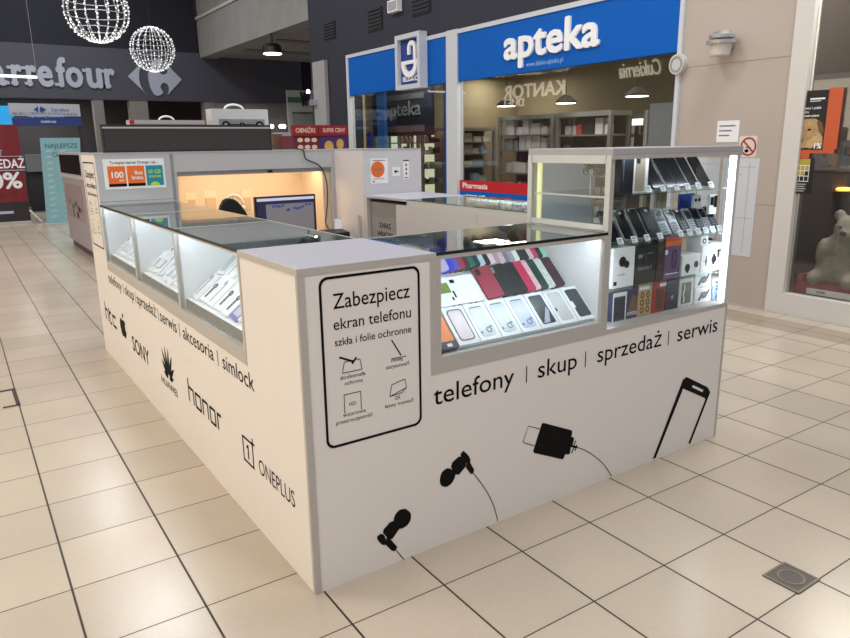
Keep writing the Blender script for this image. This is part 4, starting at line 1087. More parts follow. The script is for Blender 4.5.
# apple outline
m_ = MB(LFP); zc = .318; u0, u1 = ucol(LFP, 120.3, zc), ucol(LFP, 126.3, zc); W = u1-u0; cu = (u0+u1)/2; hh = .125
ap = [(0,.36),(.14,.40),(.30,.40),(.42,.30),(.34,.2),(.31,.08),(.35,-.06),(.47,-.14),(.40,-.32),(.28,-.47),(.14,-.49),(0,-.44),(-.14,-.49),(-.28,-.46),(-.42,-.28),(-.5,-.02),(-.48,.2),(-.38,.36),(-.22,.42),(-.1,.39)]
m_.prism([(cu+W*x, zc+hh*y) for x, y in ap], 0, .0006); m_.prism([(cu+W*x, zc+hh*y) for x, y in [(0,.46),(.03,.6),(.12,.72),(.24,.78),(.24,.66),(.16,.54)]], 0, .0006)
obj('fruit_emblem', m_, BLACK, lc[2], 'black bitten fruit emblem')
ltext('SONY', 132.5, 149.5, .23, .088, lc[1], .012)
m_ = MB(LFP); u0, u1 = ucol(LFP, 159.5, .32), ucol(LFP, 177.5, .32); cu = (u0+u1)/2; cz = .272; Rr = .165; sx_ = (u1-u0)/2/.165
for i in range(8):
    a = math.radians(12+156*i/7); ln = Rr*(1.0 if 1 < i < 6 else .82 if i in (1,6) else .55); wd = .0150 if 0 < i < 7 else .014
    pts = []
    for j in range(9): s_ = j/8; pts.append((ln*(.12+.88*s_), -wd*math.sin(PI*s_**.8)))
    for j in range(8, -1, -1): s_ = j/8; pts.append((ln*(.12+.88*s_), wd*math.sin(PI*s_**.8)*.9))
    pts = pts[:9]+pts[10:-1]
    m_.prism([(cu+sx_*(x*math.cos(a)-y*math.sin(a)), cz+x*math.sin(a)+y*math.cos(a)) for x, y in pts], 0, .0006)
obj('petal_emblem', m_, BLACK, lc[1], 'black fan of eight petals emblem')
ltext('HUAWEI', 161.5, 177.5, .212, .036, lc[1], .01)
m_ = MB(LFP); zb_ = .265; u0, u1 = ucol(LFP, 188.5, zb_+.04), ucol(LFP, 221.5, zb_+.04); W = u1-u0
L_ = lambda pts, w=.012: stroke(m_, [(u0+W*x, zb_+y) for x, y in pts], w)
xh = .066
L_([(.01,-.004),(.01,.108)]); L_([(.01,xh),(.17,xh)]); L_([(.17,xh+.004),(.17,-.004)])
L_([(.24,-.004),(.24,xh+.004)]); L_([(.24,xh),(.40,xh)]); L_([(.40,xh+.004),(.40,-.004)]); L_([(.24,0),(.40,0)])
L_([(.47,-.004),(.47,xh+.004)]); L_([(.47,xh),(.62,xh)]); L_([(.62,xh+.004),(.62,-.004)])
L_([(.69,-.004),(.69,xh+.004)]); L_([(.69,xh),(.83,xh)]); L_([(.83,xh+.004),(.83,-.004)]); L_([(.69,0),(.83,0)])
L_([(.90,-.004),(.90,xh+.004)]); L_([(.90,xh),(1.0,xh)])
obj('lettering', m_, BLACK, lc[0], 'black lettering "honor"')

# ---- tall back cabinet with the lit niche
bc = thing('back_cabinet', (0, 2.93, 0), 'tall grey back cabinet with a warm lit niche behind the counters', 'cabinet')
y0, y1 = 2.93, 3.41
GF = mat('grey_front', (186, 186, 190), .5, var=.03)
xa, xb = .485, 1.60
nz0, nz1 = .74, 1.20
obj('left_body', MB().box(0.0061, xa, y0+.001, y1, 0, HTALL-.012), GF, bc)
obj('end_panel', MB().box(e, .006, y0+.00005, y1, 0, HTALL-.012), PANEL, bc)
obj('right_upright', MB().box(xb, 1.628, y0, y1, 0, HTALL-.012), GF, bc)
obj('header', MB().box(xa, xb, y0, y1, 1.228, HTALL-.012), GF, bc)
obj('header_rail', MB().box(xa, xb, y0+.012, y0+.06, nz1, 1.228), mat('grey_rail', (142, 142, 146), .5), bc)
obj('lower_body', MB().box(xa, xb, y0+.02, y1, 0, nz0), GF, bc)
NICHE = mat('beech_niche', (230, 212, 186), .55, var=.06, scale=5)
obj('niche_back', MB().box(xa, xb, 3.34, 3.37, nz0, nz1+.02), NICHE, bc, 'pale beech niche lining')
obj('niche_side', MB().box(xb-.06, xb-.001, y0+.03, 3.34, nz0, nz1+.02), NICHE, bc); obj('niche_side', MB().box(xa+.001, xa+.012, y0+.03, 3.34, nz0, nz1+.02), NICHE, bc)
obj('top_panel', MB().box(0, 1.628, y0-.003, y1, HTALL-.012, HTALL), GREYLAM, bc)
obj('light_strip', MB().box(xa+.05, xb-.1, y0+.10, y0+.13, 1.213, 1.226), mat('warm_led', (255, 220, 170), .5, emit=26, ecol=(255, 222, 182)), bc)
m_ = MB(); m_.box(.45, .47, y0-.0015, y0+.001, 0, HTALL-.012); obj('edge_trim', m_, mat('grey_rail', (142,142,146)), bc)
obj('joint_line', MB().box(.003, .45, y0-.0004, y0+.001, 1.058, 1.062), mat('grey_rail', (142,142,146)), bc)
obj('camera_eye', MB().box(1.11, 1.145, y0+.006, y0+.012, 1.203, 1.222), DKBLACK, bc)
rounded_sign(bc, LFP, -3.37, -2.965, .76, 1.30)

obj('lettering', HTC, BLACK, bc, 'black lettering "htc"')
fr = fy(y0)
def pt(px, py, fr=fr): return uv(fr, px, py)
a, b = pt(100.5, 159.5), pt(163, 188)
t = poster('starter_poster', 'white poster with two orange and one teal tile on the tall back cabinet', 'poster', fr, .045, .41, 1.135, 1.318, WHITE)
m_ = MB(fr); put_text(m_, 'Tu kupisz starter Orange i np...', .085, .37, 1.288, .017, .0035, 0, .01); obj('heading_lettering', m_, BLACK, t)
for i, (m__, w_) in enumerate(((ORANGE, 'orange tile'), (ORANGE, 'orange tile'), (TEAL, 'teal tile'))):
    u = .068+.113*i
    z_ = obj('tile', MB(fr).box(u, u+.104, 1.15, 1.275, .003, .004), m__, t, w_)
    m_ = MB(fr)
    if i == 0: put_text(m_, '100', u+.02, u+.09, 1.205, .035, .0045, 0, .03); put_text(m_, 'zł', u+.06, u+.09, 1.182, .014, .0045)
    if i == 1: put_text(m_, 'Bez', u+.045, u+.092, 1.222, .022, .0045, 0, .02); put_text(m_, 'limitu', u+.025, u+.092, 1.192, .022, .0045, 0, .02)
    if i == 2: put_text(m_, '10 GB', u+.015, u+.09, 1.225, .024, .0045, 0, .02); put_text(m_, 'internet', u+.015, u+.09, 1.2, .018, .0045, 0, .02); m_.prism([(u+.05+.028*math.cos(q*PI/10), 1.152+.022*math.sin(q*PI/10)) for q in range(11)], .004, .005)
    obj('tile_lettering', m_, LIME if i == 2 else WHITE, z_)
    if i < 2:
        obj('tile_foot', MB(fr).box(u, u+.104, 1.15, 1.168, .0042, .0048), BLACK, z_, 'black strip')

# ---- right back tower
rt = thing('back_tower', (1.629, 2.5, 0), 'pale tall cabinet at the back right of the stand with an orange dot notice', 'cabinet')
obj('body', MB().box(1.6285, 2.11, 2.5, 3.41, 0, HTALL-.012), mat('pale_tower', (206, 204, 208), .5, var=.03), rt)
obj('top_panel', MB().box(1.6285, 2.112, 2.498, 3.41, HTALL-.012, HTALL), GREYLAM, rt)
obj('handle', MB().cyl((1.615, 2.56, .74), (1.615, 2.56, .9), .008), ALU, rt)
fr = fy(2.5)
a, b = pt(370, 160, fr), pt(388, 183, fr)
t = poster('discount_notice', 'white notice with an orange disc on the pale back tower', 'notice', fr, a[0], b[0], b[1], a[1]+.01, WHITE)
c = pt(377.5, 169.5, fr); m_ = MB(fr); m_.prism(ell(c[0], c[1], .055, .055), .003, .004); obj('orange_disc', m_, ORANGE, t, 'orange disc')
m_ = MB(fr); put_text(m_, '100%', c[0]-.032, c[0]+.036, c[1]-.01, .022, .0044, 0, .02); m_.box(a[0]+.02, b[0]-.02, a[1]-.008, a[1]-.002, .003, .0035); m_.box(a[0]+.02, b[0]-.03, b[1]+.03, b[1]+.034, .003, .0035); m_.box(a[0]+.015, a[0]+.03, b[1]+.008, b[1]+.02, .003, .0035); obj('print', m_, mat('print_120', (120,120,126)), t)
a, b = pt(392, 167, fr), pt(400, 176, fr)
t = poster('small_sticker', 'small square white arrow sticker on the pale back tower', 'sticker', fr, a[0], b[0], b[1], a[1], WHITE)
m_ = MB(fr); c = ((a[0]+b[0])/2, (a[1]+b[1])/2); m_.prism([(c[0]-.02,c[1]),(c[0],c[1]+.015),(c[0],c[1]+.004),(c[0]+.02,c[1]+.004),(c[0]+.02,c[1]-.004),(c[0],c[1]-.004),(c[0],c[1]-.015)], .003, .0036); obj('arrow', m_, BLACK, t)
a, b = pt(403, 160, fr), pt(409, 179, fr)
t = poster('opening_hours_sticker', 'narrow white sticker with black bars at the right edge of the pale back tower', 'sticker', fr, a[0], b[0], b[1], a[1], WHITE)
m_ = MB(fr); m_.box(a[0], b[0], a[1]-.008, a[1], .003, .0036)
for q in range(3): m_.prism(ell((a[0]+b[0])/2, b[1]+.04+.03*q, .006, .01), .003, .0036)
m_.box(a[0]+.01, b[0]-.01, b[1]+.008, b[1]+.014, .003, .0036)
obj('print', m_, BLACK, t)

# ---- right counter with the gate
rc = thing('side_counter', (1.62, .46, 0), 'long pale counter on the far right side of the stand with a lit glass top', 'counter')
xi = 1.62
RCW = mat('pale_counter', (196, 192, 192), .5, var=.02)
ys = 1.50
sx = [q for q in [at(477, 215, 'x', xi).y]][0]
obj('body', MB().box(xi, 2.11, sx+.001, 2.07, 0, 1.005), RCW, rc)
obj('body', MB().box(xi, 2.11, D+.012, sx-.002, 0, 1.005), RCW, rc)
obj('end_block', MB().box(xi+.03, 2.11, 2.071, 2.498, 0, 1.005), mat('grey_recess', (140, 136, 136), .6), rc)
obj('upright', MB().box(xi, xi+.029, 2.45, 2.498, 0, 1.03), RCW, rc)
obj('top_panel', MB().box(xi, 2.11, 1.95, 2.498, 1.03, HT), LAV, rc)
obj('glass_top', MB().box(xi, 2.11, D+.012, 1.949, 1.037, HT), GTOP, rc)
obj('inner_tray', MB().box(xi+.013, 2.097, D+.02, 1.939, 1.005, 1.010), mat('tray_grey', (176, 178, 180), .5), rc)
m_ = MB(); m_.box(xi, xi+.012, D+.012, 1.949, 1.005, 1.037); m_.box(2.098, 2.11, D+.012, 1.949, 1.005, 1.037); m_.box(xi, 2.11, 1.94, 1.949, 1.01, 1.03)
obj('top_rail', m_, ALUL, rc)
obj('light_strip', MB().box(2.085, 2.096, 1.0, 1.93, 1.018, 1.034), LEDM, rc)
# gate sign
t = poster('back_soon_sign', 'grey sign with dark words hanging in the recess of the far right counter', 'sign', (Vector((xi+.029,0,0)), -Y, Z, -X), -2.43, -2.09, .72, .905, mat('grey_sign', (146, 142, 140), .6), .004)
frs = (Vector((xi+.029,0,0)), -Y, Z, -X)
m_ = MB(frs); put_text(m_, 'ZARAZ', -2.33, -2.18, .835, .032, .0045, 0, .02); put_text(m_, 'WRACAM', -2.36, -2.16, .775, .032, .0045, 0, .02); obj('lettering', m_, BLACK, t)

# ================================================================== INSIDE THE STAND
dk = thing('desk', (1.0, 2.7, 0), 'pale work desk in front of the lit niche', 'desk')
obj('desktop', MB().box(.56, 1.58, 2.55, 2.92, .72, .74), mat('beech_top', (200, 180, 150), .5, var=.06, scale=5), dk)
for x_ in (.58, 1.53): obj('leg', MB().box(x_, x_+.04, 2.58, 2.90, 0, .72), ALU, dk)
mo = thing('monitor', (1.17, 2.8, .74), 'black computer monitor showing a pale page on the desk', 'monitor')
fr = fy(2.79)
obj('housing', MB(fr).box(.945, 1.395, .785, 1.05, -.03, 0), DKBLACK, mo, bev=.004)
obj('stand', MB(fr).box(1.14, 1.20, .75, .80, -.05, -.03), DKBLACK, mo); obj('base', MB(fr).box(1.05, 1.29, .74, .752, -.10, .06), DKBLACK, mo)
sc = obj('screen', MB(fr).box(.957, 1.383, .80, 1.038, 0, .002), mat('screen_dark_blue', (34, 36, 66), .3, emit=.35), mo, 'lit screen')
obj('page', MB(fr).box(1.02, 1.375, .80, .995, .002, .003), mat('screen_page', (128, 126, 132), .4, emit=.22), sc); obj('title_bar', MB(fr).box(.958, 1.382, 1.018, 1.037, .002, .003), mat('screen_bar', (190, 194, 220), .4, emit=.5), sc)
m_ = MB(fr)
for q in range(12): m_.prism(ell(1.07+.025*q+random.uniform(-.01,.01), .965+random.uniform(-.02,.02), .012, .008), .003, .0036)
obj('page_pictures', m_, mat('screen_blue', (60, 70, 150), .4, emit=.3), sc)
tm = thing('payment_terminal', (1.47, 2.72, .74), 'low black card terminal with a white slip beside the monitor', 'terminal')
obj('body', MB().hexa([(1.38,2.60,.74),(1.56,2.60,.74),(1.56,2.74,.74),(1.38,2.74,.74),(1.38,2.60,.785),(1.56,2.60,.785),(1.56,2.74,.80),(1.38,2.74,.80)]), DKBLACK, tm, bev=.005)
obj('paper_slip', MB().hexa([(1.50,2.715,.798),(1.555,2.715,.798),(1.555,2.72,.798),(1.50,2.72,.798),(1.515,2.74,.87),(1.57,2.74,.865),(1.57,2.743,.865),(1.515,2.743,.87)]), WHITE, tm)
m_ = MB(); 
for q in range(4): m_.box(1.40+.022*q, 1.415+.022*q, 2.597, 2.60, .755, .768)
obj('keys', m_, KEY, tm)
oc = thing('office_chair', (.635, 2.15, 0), 'black office chair whose back shows above the left glass counters', 'chair')
ox_, oy_ = .635, 2.35
m_ = MB(fy(oy_)); m_.prism(rrect(ox_-.13, ox_+.13, .55, .94, .10), -.05, .0); o = obj('backrest', m_, mat('black_fabric', (24, 24, 26), .9, bump=.3), oc, bev=.015)
obj('headrest', MB(fy(oy_)).prism(sblob([(ox_-.10,.93),(ox_+.10,.93),(ox_+.04,1.06),(ox_-.045,1.07)]), -.05, 0), mat('black_fabric', (24,24,26)), oc, bev=.01)
obj('seat', MB().box(ox_-.16, ox_+.20, oy_-.42, oy_-.02, .42, .50), mat('black_fabric', (24,24,26)), oc, bev=.02)
obj('column', MB().cyl((ox_, oy_-.2, .08), (ox_, oy_-.2, .42), .025), DKBLACK, oc)
for q in range(5):
    a = 2*PI*q/5; obj('base_arm', MB().cyl((ox_, oy_-.2, .09), (ox_+.17*math.cos(a), oy_-.2+.17*math.sin(a), .06), .02, .014), DKBLACK, oc); obj('caster', MB().ball((ox_+.17*math.cos(a), oy_-.2+.17*math.sin(a), .03), .03, n=10, h=6), DKBLACK, oc, smooth=True)
obj('back_bar', MB().box(ox_-.03, ox_+.03, oy_+.05, oy_+.07, .45, .8), DKBLACK, oc); obj('back_bar_foot', MB().box(ox_-.03, ox_+.03, oy_-.1, oy_+.07, .42, .45), DKBLACK, oc)
# cards pinned in the niche and headphones
fr = fy(3.34)
for i, (px0, px1, py0, py1, l) in enumerate(((185,197,193,206,'pale accessory card pinned in the lit niche, leftmost'), (203,217,191,204,'pale accessory card pinned in the lit niche, left of the white headphones'), (241,252,190,204,'pale accessory card pinned in the lit niche, right of the white headphones'))):
    a, b = pt(px0, py0, fr), pt(px1, py1, fr); t = poster('accessory_card', l, 'card', fr, a[0], b[0], b[1]-.06, a[1], mat('cream_card', (240, 224, 196), .5), .006)
    obj('accessory', MB(fr).box(a[0]+.01, b[0]-.01, b[1]-.05, (a[1]+b[1])/2, .006, .014), mat('cream_accessory', (214, 190, 156), .5), t)
hp = thing('headphones', (1.02, 3.32, .95), 'pair of white over-ear headphones on a stand in the lit niche', 'headphones')
c = pt(233, 205, fr)
m_ = MB(); m_.tube([(c[0]+.075*math.cos(q*PI/14), 3.325, c[1]+.075*math.sin(q*PI/14)) for q in range(15)], .009, 8); obj('headband', m_, mat('white_plastic', (240, 236, 228), .35), hp, smooth=True)
for s_ in (-1, 1): obj('ear_cup', MB().cyl((c[0]+s_*.075-.02*s_, 3.325, c[1]-.02), (c[0]+s_*.075+.012*s_, 3.325, c[1]-.02), .014), mat('white_plastic', (240,236,228)), hp)
obj('stand', MB().cyl((c[0], 3.325, .74), (c[0], 3.325, c[1]+.062), .007), ALUL, hp); obj('stand_base', MB().cyl((c[0], 3.29, .74), (c[0], 3.29, .748), .045), ALUL, hp)

# ---- on top of the back cabinet
ds = thing('black_display_panel', (.65, 3.05, HTALL), 'long dark display panel lying on top of the tall back cabinet', 'display panel')
fr = fy(3.05)
obj('housing', MB(fr).box(.085, 1.20, HTALL, HTALL+.172, -.05, 0), mat('panel_dark', (40, 38, 40), .5), ds)
obj('face', MB(fr).box(.10, 1.19, HTALL+.012, HTALL+.148, 0, .002), mat('panel_face', (58, 53, 53), .35, var=.15, scale=40), ds)
obj('top_strip', MB(fr).box(.09, 1.195, HTALL+.148, HTALL+.158, 0, .004), ALU, ds)
cb = thing('power_cable', (1.2, 3.06, HTALL), 'thin black cable running from the dark display panel down over the cabinet front', 'cable')
pts = [(1.20, 3.04, HTALL+.03), (1.26, 3.0, HTALL+.01), (1.33, 2.95, HTALL+.006), (1.38, 2.922, HTALL-.005)]
for px, py in ((306,159),(318,164.5),(324,173),(327,185),(327.5,200),(326.5,214),(326,224)):
    pts.append(tuple(at(px, py, 'y', 2.918)))
pts += [(1.545, 2.85, .75), (1.53, 2.74, .76)]
obj('cable', MB().tube(smooth(pts), .0045, 8), DKBLACK, cb, smooth=True)
fr = fy(3.26)
bx_ = thing('carton_with_handle', (1.07, 3.3, HTALL), 'white carton with a carry handle and grey product picture behind the dark panel', 'box')
obj('box', MB(fr).box(.85, 1.27, HTALL, 1.645, -.12, 0), mat('carton_white', (206, 206, 206), .5), bx_)
m_ = MB(); m_.tube([(1.02+.0+.07*math.cos(q*PI/12)+.01, 3.30, 1.642+.035*math.sin(q*PI/12)) for q in range(13)], .007, 6); obj('handle', m_, WHITE, bx_, smooth=True)
m_ = MB(fr); m_.box(.90, 1.24, 1.50, 1.575, .0, .002); obj('picture', m_, mat('grey_picture', (140, 140, 142), .5, var=.35, scale=25), bx_)
m_ = MB(fr)
for cx_, r_ in ((.95,.03),(1.2,.03),(1.07,.02)): m_.ring(ell(cx_,1.535,r_,r_*.9), ell(cx_,1.535,r_*.6,r_*.5), .002, .003)
m_.box(.96, 1.19, 1.53, 1.54, .002, .003); obj('product_print', m_, BLACK, bx_)
t = thing('flat_white_box', (.55, 3.3, HTALL), 'flat pinkish white box lying behind the left half of the dark panel', 'box')
obj('box', MB(fr).box(.30, .80, HTALL, 1.565, -.10, 0), mat('pinkish_box', (190, 178, 180), .5), t); obj('red_stripe', MB(fr).box(.30, .33, 1.54, 1.564, 0, .002), RED, t)
obj('lid_line', MB(fr).box(.30, .80, 1.535, 1.54, .0, .001), mat('grey_rail', (142,142,146)), t)
m_ = MB(); m_.tube([(.55+.05*math.cos(q*PI/12), 3.30, 1.563+.028*math.sin(q*PI/12)) for q in range(13)], .006, 6); obj('handle', m_, WHITE, t, smooth=True)

# ---- floor plate and dark floor bracket
a = [at(*p, 'z', 0) for p in ((763,575),(789,564),(816,580),(797,595))]
u_ = (Vector(a[1])-Vector(a[0])); 
fp = thing('floor_hatch', (1.295, -.80, 0), 'square dark metal floor hatch with a round ring at the right of the floor', 'hatch')
m_ = MB(); m_.box(1.235, 1.365, -.875, -.755, .0005, .004); obj('plate', m_, mat('dark_steel', (92, 84, 78), .45, .4, var=.12, scale=30), fp)
m_ = MB((Vector((0,0,0)), X, Y, Z)); m_.ring(ell(1.30,-.815,.042,.042), ell(1.30,-.815,.035,.035), .004, .0052); m_.ring([(1.235,-.875),(1.365,-.875),(1.365,-.755),(1.235,-.755)], [(1.243,-.867),(1.357,-.867),(1.357,-.763),(1.243,-.763)], .004, .005); obj('ring', m_, mat('steel_ring', (120, 112, 104), .4, .5), fp)
fb = thing('floor_bracket', (-.63, 2.6, 0), 'dark metal corner frame let into the floor at the left edge', 'floor frame')
m_ = MB(); m_.box(-.625, -.605, 2.5, 2.84, .0003, .003); m_.box(-.80, -.605, 2.82, 2.84, .0003, .003); m_.box(-.69, -.605, 2.5, 2.52, .0003, .003); obj('frame', m_, mat('dark_bronze', (58, 40, 30), .5, .3), fb)

# ================================================================== GOODS
def place(o, m4): o.matrix_world = m4; return o
def mtx(origin, xa, ya, za):
    return Matrix.Translation(origin) @ Matrix((xa, ya, za)).transposed().to_4x4()
def slope_front(x, v, z, ang, roll=0, lift=0, yaw=0):
    xa = X; ya = Y*math.cos(ang)+Z*math.sin(ang); za = xa.cross(ya)
    m = mtx(Vector((x, v, z))+za*lift, xa, ya, za)
    return m @ Matrix.Rotation(yaw, 4, 'Z') @ Matrix.Rotation(roll, 4, 'Y')
def slope_left(y, v, z, ang, roll=0, lift=0, yaw=0):
    xa = -Y; ya = X*math.cos(ang)+Z*math.sin(ang); za = xa.cross(ya)
    m = mtx(Vector((v, y, z))+za*lift, xa, ya, za)
    return m @ Matrix.Rotation(yaw, 4, 'Z') @ Matrix.Rotation(roll, 4, 'Y')

# --- phone cases (local: x width, y height, z thickness; origin at lower left back corner)
CC = {'lilac': (196,184,224), 'bright blue': (52,66,214), 'violet blue': (98,92,190), 'pink and dark red': (170,56,90), 'dark red floral': (96,34,44), 'green floral': (40,110,96), 'dark teal': (16,60,66),
      'pale blue': (200,216,230), 'black': (24,26,32), 'pale pink': (232,208,216), 'dusty pink': (190,150,160), 'beige pink': (206,186,190), 'glittery grey': (130,124,140), 'silver glitter': (164,160,172), 'white': (236,236,240), 'hot pink': (216,46,104), 'mint': (160,212,196),
      'dark red': (150,44,66), 'raspberry': (188,40,84), 'pink glitter': (214,176,186), 'dark green': (20,62,52), 'clear glitter': (206,212,212), 'dark plum': (64,30,46)}
def case_mat(n):
    return mat('case_'+n, CC[n], .4, var=.5 if ('glitter' in n or 'floral' in n) else .05, scale=90 if 'glitter' in n else 40)
def phone_case(col, w=.074, h=.148, th=.010):
    t = bpy.data.objects.new('phone_case', None); COL.objects.link(t); t.empty_display_size = .02
    m_ = MB(); m_.prism(rrect(0, w, 0, h, .010), 0, th); obj('shell', m_, case_mat(col), t, bev=.002)
    m_ = MB(); m_.prism(rrect(.008, .026, h-.038, h-.008, .006), th, th+.0015); obj('camera_opening', m_, DKBLACK if col != 'black' else KEY, t)
    return t
def put_case(col, m4, label, group=None):
    t = phone_case(col); place(t, m4); tag(t, label, 'phone case'); return t
row1 = ['lilac','bright blue','violet blue','pink and dark red','dark red floral','green floral','dark teal','pale blue','black','pale pink','dusty pink','beige pink','glittery grey','silver glitter','white','black','black','pale pink','hot pink','black','mint']
seen = {}
ordw = ['first','second','third','fourth','fifth','sixth','seventh','eighth']
tot = {c: row1.count(c) for c in row1}
n = len(row1); sp = (1.235-.70)/n
for i, c in enumerate(row1):
    seen[c] = seen.get(c, 0)+1
    lab = '%s phone case in the upper row of the front counter' % c
    if tot[c] > 1: lab = '%s phone case, upper row of front counter, %s %s one from left' % (c, ordw[seen[c]-1], c)
    x = .69+sp*i
    put_case(c, slope_front(x, .329, .8945, math.radians(46), -math.radians(22), .001), lab)
row2 = [('dark red', .852, 0), ('black', .922, 0), ('black', .975, 0), ('raspberry', 1.018, 0), ('pink glitter', 1.044, 0), ('dark green', 1.085, 0), ('clear glitter', 1.122, 0), ('dark plum', 1.175, 0)]
l2 = {1: 'black phone case beside the dark red one in the middle row of the front counter', 2: 'black phone case beside the raspberry one in the middle row of the front counter'}
for i, (c, x, q) in enumerate(row2):
    put_case(c, slope_front(x, .193, .803, SL, -math.radians(12), .001), l2.get(i, '%s phone case in the middle row of the front counter' % c))
# white pack with a green photo
t = bpy.data.objects.new('white_pack', None); COL.objects.link(t); tag(t, 'white accessory pack with a small green picture, middle row of the front counter', 'pack')
obj('card', MB().box(0, .33, 0, .125, 0, .012), CARD, t, local=True, bev=.002)
m_ = MB(); m_.box(.15, .20, .055, .10, .012, .013); obj('green_picture', m_, mat('green_picture', (120, 140, 60), .5, var=.6, scale=60), t)
m_ = MB(); m_.box(.125, .16, .098, .108, .012, .013); obj('lime_tag', m_, LIME, t)
m_ = MB(); m_.box(.205, .212, .03, .06, .012, .013); m_.box(.215, .235, .095, .11, .012, .013); m_.box(.19, .197, .02, .035, .012, .013); obj('print', m_, BLACK, t)
place(t, slope_front(.505, .193, .803, SL, 0, .001))
# dark hooks: two small cable loops lying on the white pack
for i, (x, v) in enumerate(((.70, .03), (.775, .03))):
    t = bpy.data.objects.new('cable_loop', None); COL.objects.link(t); tag(t, 'small black cable loop above the clear boxed cases, %s one' % ('left', 'right')[i], 'cable')
    obj('loop', MB().tube([(.014*math.cos(q*PI/8), .010*math.sin(q*PI/8), .004) for q in range(11)], .0028, 6), DKBLACK, t, smooth=True)
    obj('clip', MB().box(.012, .018, -.006, .0, .001, .006), DKBLACK, t)
    place(t, slope_front(x, .182, .805, 0, 0, .0))
# boxed cases in front
BOXW = mat('pack_white', (238, 242, 245), .45)
wins = [('clear_window_rose', (226, 214, 218), 'pale window with a pink rimmed clear case, the first white boxed case in the front row'),
        ('clear_window_a', (214, 222, 226), 'white boxed clear case, second from the left in the front row of the front counter'),
        ('clear_window_b', (206, 216, 224), 'white boxed clear case, third from the left in the front row of the front counter'),
        ('lilac_window', (196, 204, 236), 'white boxed case with a lilac window in the front row of the front counter'),
        ('dark_window_a', (60, 66, 74), 'white boxed case with a dark streaked window in the front row of the front counter'),
        ('grey_window', (206, 208, 210), 'white boxed case with a plain light grey window, front row of front counter'),
        ('dark_window_b', (62, 68, 76), 'white boxed case with a slate window at the right end of the front row')]
wins[0] = ('clear_window_rose', (226,214,218), 'white boxed clear case with a pink rim, first white box of the front row')
for i, (nm, c, l) in enumerate(wins):
    t = bpy.data.objects.new('boxed_phone_case', None); COL.objects.link(t); tag(t, l, 'boxed phone case')
    W, H = .094, .160
    obj('carton', MB().box(0, W, 0, H, 0, .022), BOXW, t, bev=.002)
    m_ = MB(); m_.prism(rrect(.014, W-.014, .016, H-.014, .008 if i > 3 else .014), .022, .0232); wv = obj('window', m_, mat(nm, c, .25, var=.12, scale=30), t)
    m_ = MB()
    if i == 0: m_.ring(rrect(.014,W-.014,.016,H-.014,.014), rrect(.018,W-.018,.02,H-.018,.012), .0232, .0242); obj('rim', m_, mat('rose_grey_rim', (110, 84, 92), .4), wv)
    elif i < 4:
        m_.box(.016, .024, .03, .038, .0232, .0238); m_.ring(ell(.055,.04,.012,.012), ell(.055,.04,.008,.008), .0232, .0238); m_.box(.062, .074, .05, .056, .0232, .0238); m_.box(.02, .07, H-.022, H-.018, .0232, .0238); obj('print', m_, mat('dark_grey_print', (96, 98, 104), .5), wv)
    elif i == 4: m_.prism([(.02,.02),(.05,.02),(.075,.07),(.07,.09)], .0232, .0238); obj('print', m_, mat('pale_streak', (176, 180, 200), .4), wv)
    elif i == 5: m_.box(.012, .02, .06, .075, .0232, .0238); obj('print', m_, BLACK, wv)
    else: m_.box(.012, .022, .06, .09, .0232, .0238); obj('print', m_, BOXW, wv)
    place(t, slope_front(.600+.097*i, .050, .691, SL, 0, .001))
t = bpy.data.objects.new('orange_pack', None); COL.objects.link(t); tag(t, 'orange accessory pack with a dark foot at the left end of the front row', 'pack')
obj('pack', MB().box(0, .09, 0, .155, 0, .02), mat('orange_pack', (240, 140, 84), .5, var=.1), t, bev=.002); obj('dark_foot', MB().box(-.001, .091, -.001, .028, -.0, .021), mat('dark_print', (60, 60, 68), .5), t); m_ = MB(); m_.box(.05, .07, .006, .018, .021, .022); obj('print', m_, WHITE, t)
place(t, slope_front(.504, .050, .691, SL, 0, .001))

# --- white packets of the left counters
PKC = {'white': (236,240,244), 'pale grey': (214,220,226), 'purple': (96,84,176), 'black': (30,30,36), 'blue': (84,118,176), 'peach': (236,206,190)}
def packet(col, w, h, kind):
    t = bpy.data.objects.new('accessory_packet', None); COL.objects.link(t); t.empty_display_size = .02
    obj('card', MB().box(0, w, 0, h, 0, .008), mat('packet_'+col, PKC[col], .45, var=.05), t, bev=.0015)
    if kind == 0: m_ = MB(); m_.box(w*.2, w*.8, h*.2, h*.62, .008, .020); obj('blister', m_, mat('blister', (222, 228, 236), .2), t, bev=.004)
    if kind == 1: m_ = MB(); m_.box(w*.44, w*.54, h*.15, h*.5, .008, .012); m_.ring(ell(w*.5,h*.6,w*.15,w*.15), ell(w*.5,h*.6,w*.10,w*.10), .008, .012); obj('cable', m_, mat('dark_cable', (66, 66, 74), .5), t)
    if kind == 2: m_ = MB(); m_.box(w*.15, w*.85, h*.12, h*.8, .008, .0085); obj('window', m_, mat('packet_window', (176, 186, 196), .3, var=.2), t)
    if kind == 3: m_ = MB(); m_.box(w*.3, w*.36, h*.1, h*.85, .008, .009); m_.box(w*.1, w*.2, h*.75, h*.9, .008, .009); obj('print', m_, mat('dark_grey_print', (96,98,104)), t)
    return t
names = ['corner side left counter', 'middle left counter', 'far left counter']
where = [(.497, 1.262), (1.297, 2.082), (2.117, 2.912)]
rown = ['lower row', 'middle row', 'upper row']
